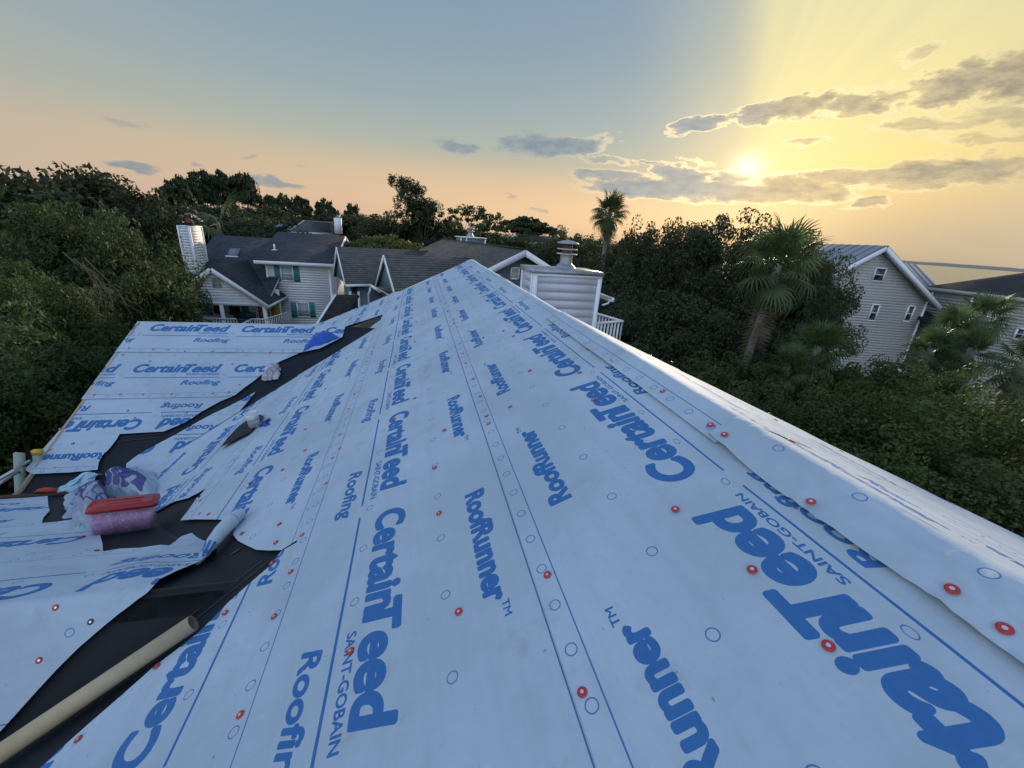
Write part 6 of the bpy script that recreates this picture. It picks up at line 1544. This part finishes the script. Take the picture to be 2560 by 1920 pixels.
FAN = [fan_mesh('frond', M['frond'], k, d) for k, d in ((1, .35), (2, .8), (3, 1.3))]
FAND = [fan_mesh('dead_frond', M['dead'], 7, 2.2, 18, 100), fan_mesh('dead_frond', M['dead'], 8, 1.6, 16, 90)]
def palm(x, y, zc, size, label, n=34, trunk_base=None, dead=10, seed=0, group=None, base=GZ, lo=-65, hi=80, tr=.16, cat='palm'):
    rg = random.Random(seed); b0 = trunk_base if trunk_base is not None else (x, y)
    e = empty('fan_palm', (b0[0], b0[1], base)); tag(e, label, cat, group)
    top_ = np.array([x, y, zc]); foot = np.array([b0[0], b0[1], base]); mid = (top_ + foot) / 2 + ((x - b0[0]) * .06, (y - b0[1]) * .06, 0)
    MB().tube([foot, mid, top_ + (0, 0, -.2), top_ + (0, 0, .2)], [tr * 1.15, tr, tr * .95, tr * .6], 9).build('trunk', M['palmbark'], e)
    for i in range(n):
        az_ = i * 2.399 + rg.uniform(-.2, .2); f = (i + .5) / n; elv = math.radians(hi + (lo - hi) * f + rg.uniform(-9, 9)); s_ = size * rg.uniform(.85, 1.1) * (1 - .12 * f)
        o = bpy.data.objects.new('frond', FAN[0 if f < .35 else (1 if f < .7 else 2)]); COL.objects.link(o); o.parent = e
        o.location = Vector(tuple(top_ - foot)) + Vector((0, 0, .15 - .35 * f)); o.rotation_euler = Matrix.Rotation(az_, 4, 'Z').to_3x3().to_4x4().to_euler()
        mt = Matrix.Rotation(az_, 4, 'Z') @ Matrix.Rotation(-elv, 4, 'Y') @ Matrix.Rotation(rg.uniform(-.5, .5), 4, 'X'); o.rotation_euler = mt.to_euler(); o.scale = (s_, s_, s_)
    for i in range(dead):
        az_ = i * 2.1 + rg.uniform(-.3, .3); elv = math.radians(rg.uniform(-88, -70 if dead < 40 else -80)); s_ = size * rg.uniform(.75, 1.05)
        o = bpy.data.objects.new('dead_frond', FAND[i % 2]); COL.objects.link(o); o.parent = e; o.location = Vector(tuple(top_ - foot)) + (Vector((0, 0, -.1 - .5 * size * rg.random())) if dead < 40 else (Vector(tuple(mid - top_)) * (.34 * rg.random())))
        mt = Matrix.Rotation(az_, 4, 'Z') @ Matrix.Rotation(-elv, 4, 'Y'); o.rotation_euler = mt.to_euler(); o.scale = (s_, s_ * (.6 if dead < 40 else .34), s_ * (1 if dead < 40 else .6))
    return e
q = atd(1524, 535, 30); palm(q[0], q[1], q[2], 0.78, 'tall fan palm against the sky left of the dark oaks', 38, None, 14, 1)
q = atd(1945, 668, 15.5); qf = atd(1858, 905, 15.2); palm(q[0], q[1], q[2], 0.80, 'leaning fan palm in front of the oaks, brown skirt of dead leaves', 27, (qf[0] - .55, qf[1] - .2), 44, 2, tr=.125)
q = atd(2040, 880, 15.0); palm(q[0], q[1], q[2], 0.50, 'bushy low fan palm right of the leaning palm trunk', 30, None, 4, 3, lo=-30)
q = atd(1965, 925, 14.2); palm(q[0], q[1], q[2], .42, 'darker low fan palm between the leaning trunk and the bushy one', 24, None, 3, 13, lo=-30)
GQ = 'fan palms in front of the greige house'
for i, (px, py, D, s_, lab) in enumerate(((2375, 835, 20, .50, 'left fan palm of the clump in front of the greige house'), (2425, 885, 19, .45, 'lowest fan palm of the clump in front of the greige house'), (2455, 800, 22, .56, 'right fan palm of the clump, with brown tips'), (2560, 915, 18, .5, 'fan palm half cut by the right edge'), (2325, 885, 19, .5, 'small fan palm beside the white deck of the pale house'))):
    q = atd(px, py, D); palm(q[0], q[1], q[2], s_, lab, 24, None, 4, 20 + i, GQ)
q = atd(545, 560, 46); e = palm(q[0], q[1], q[2], 2.0, 'drooping dead palm behind the white house', 4, None, 30, 31)
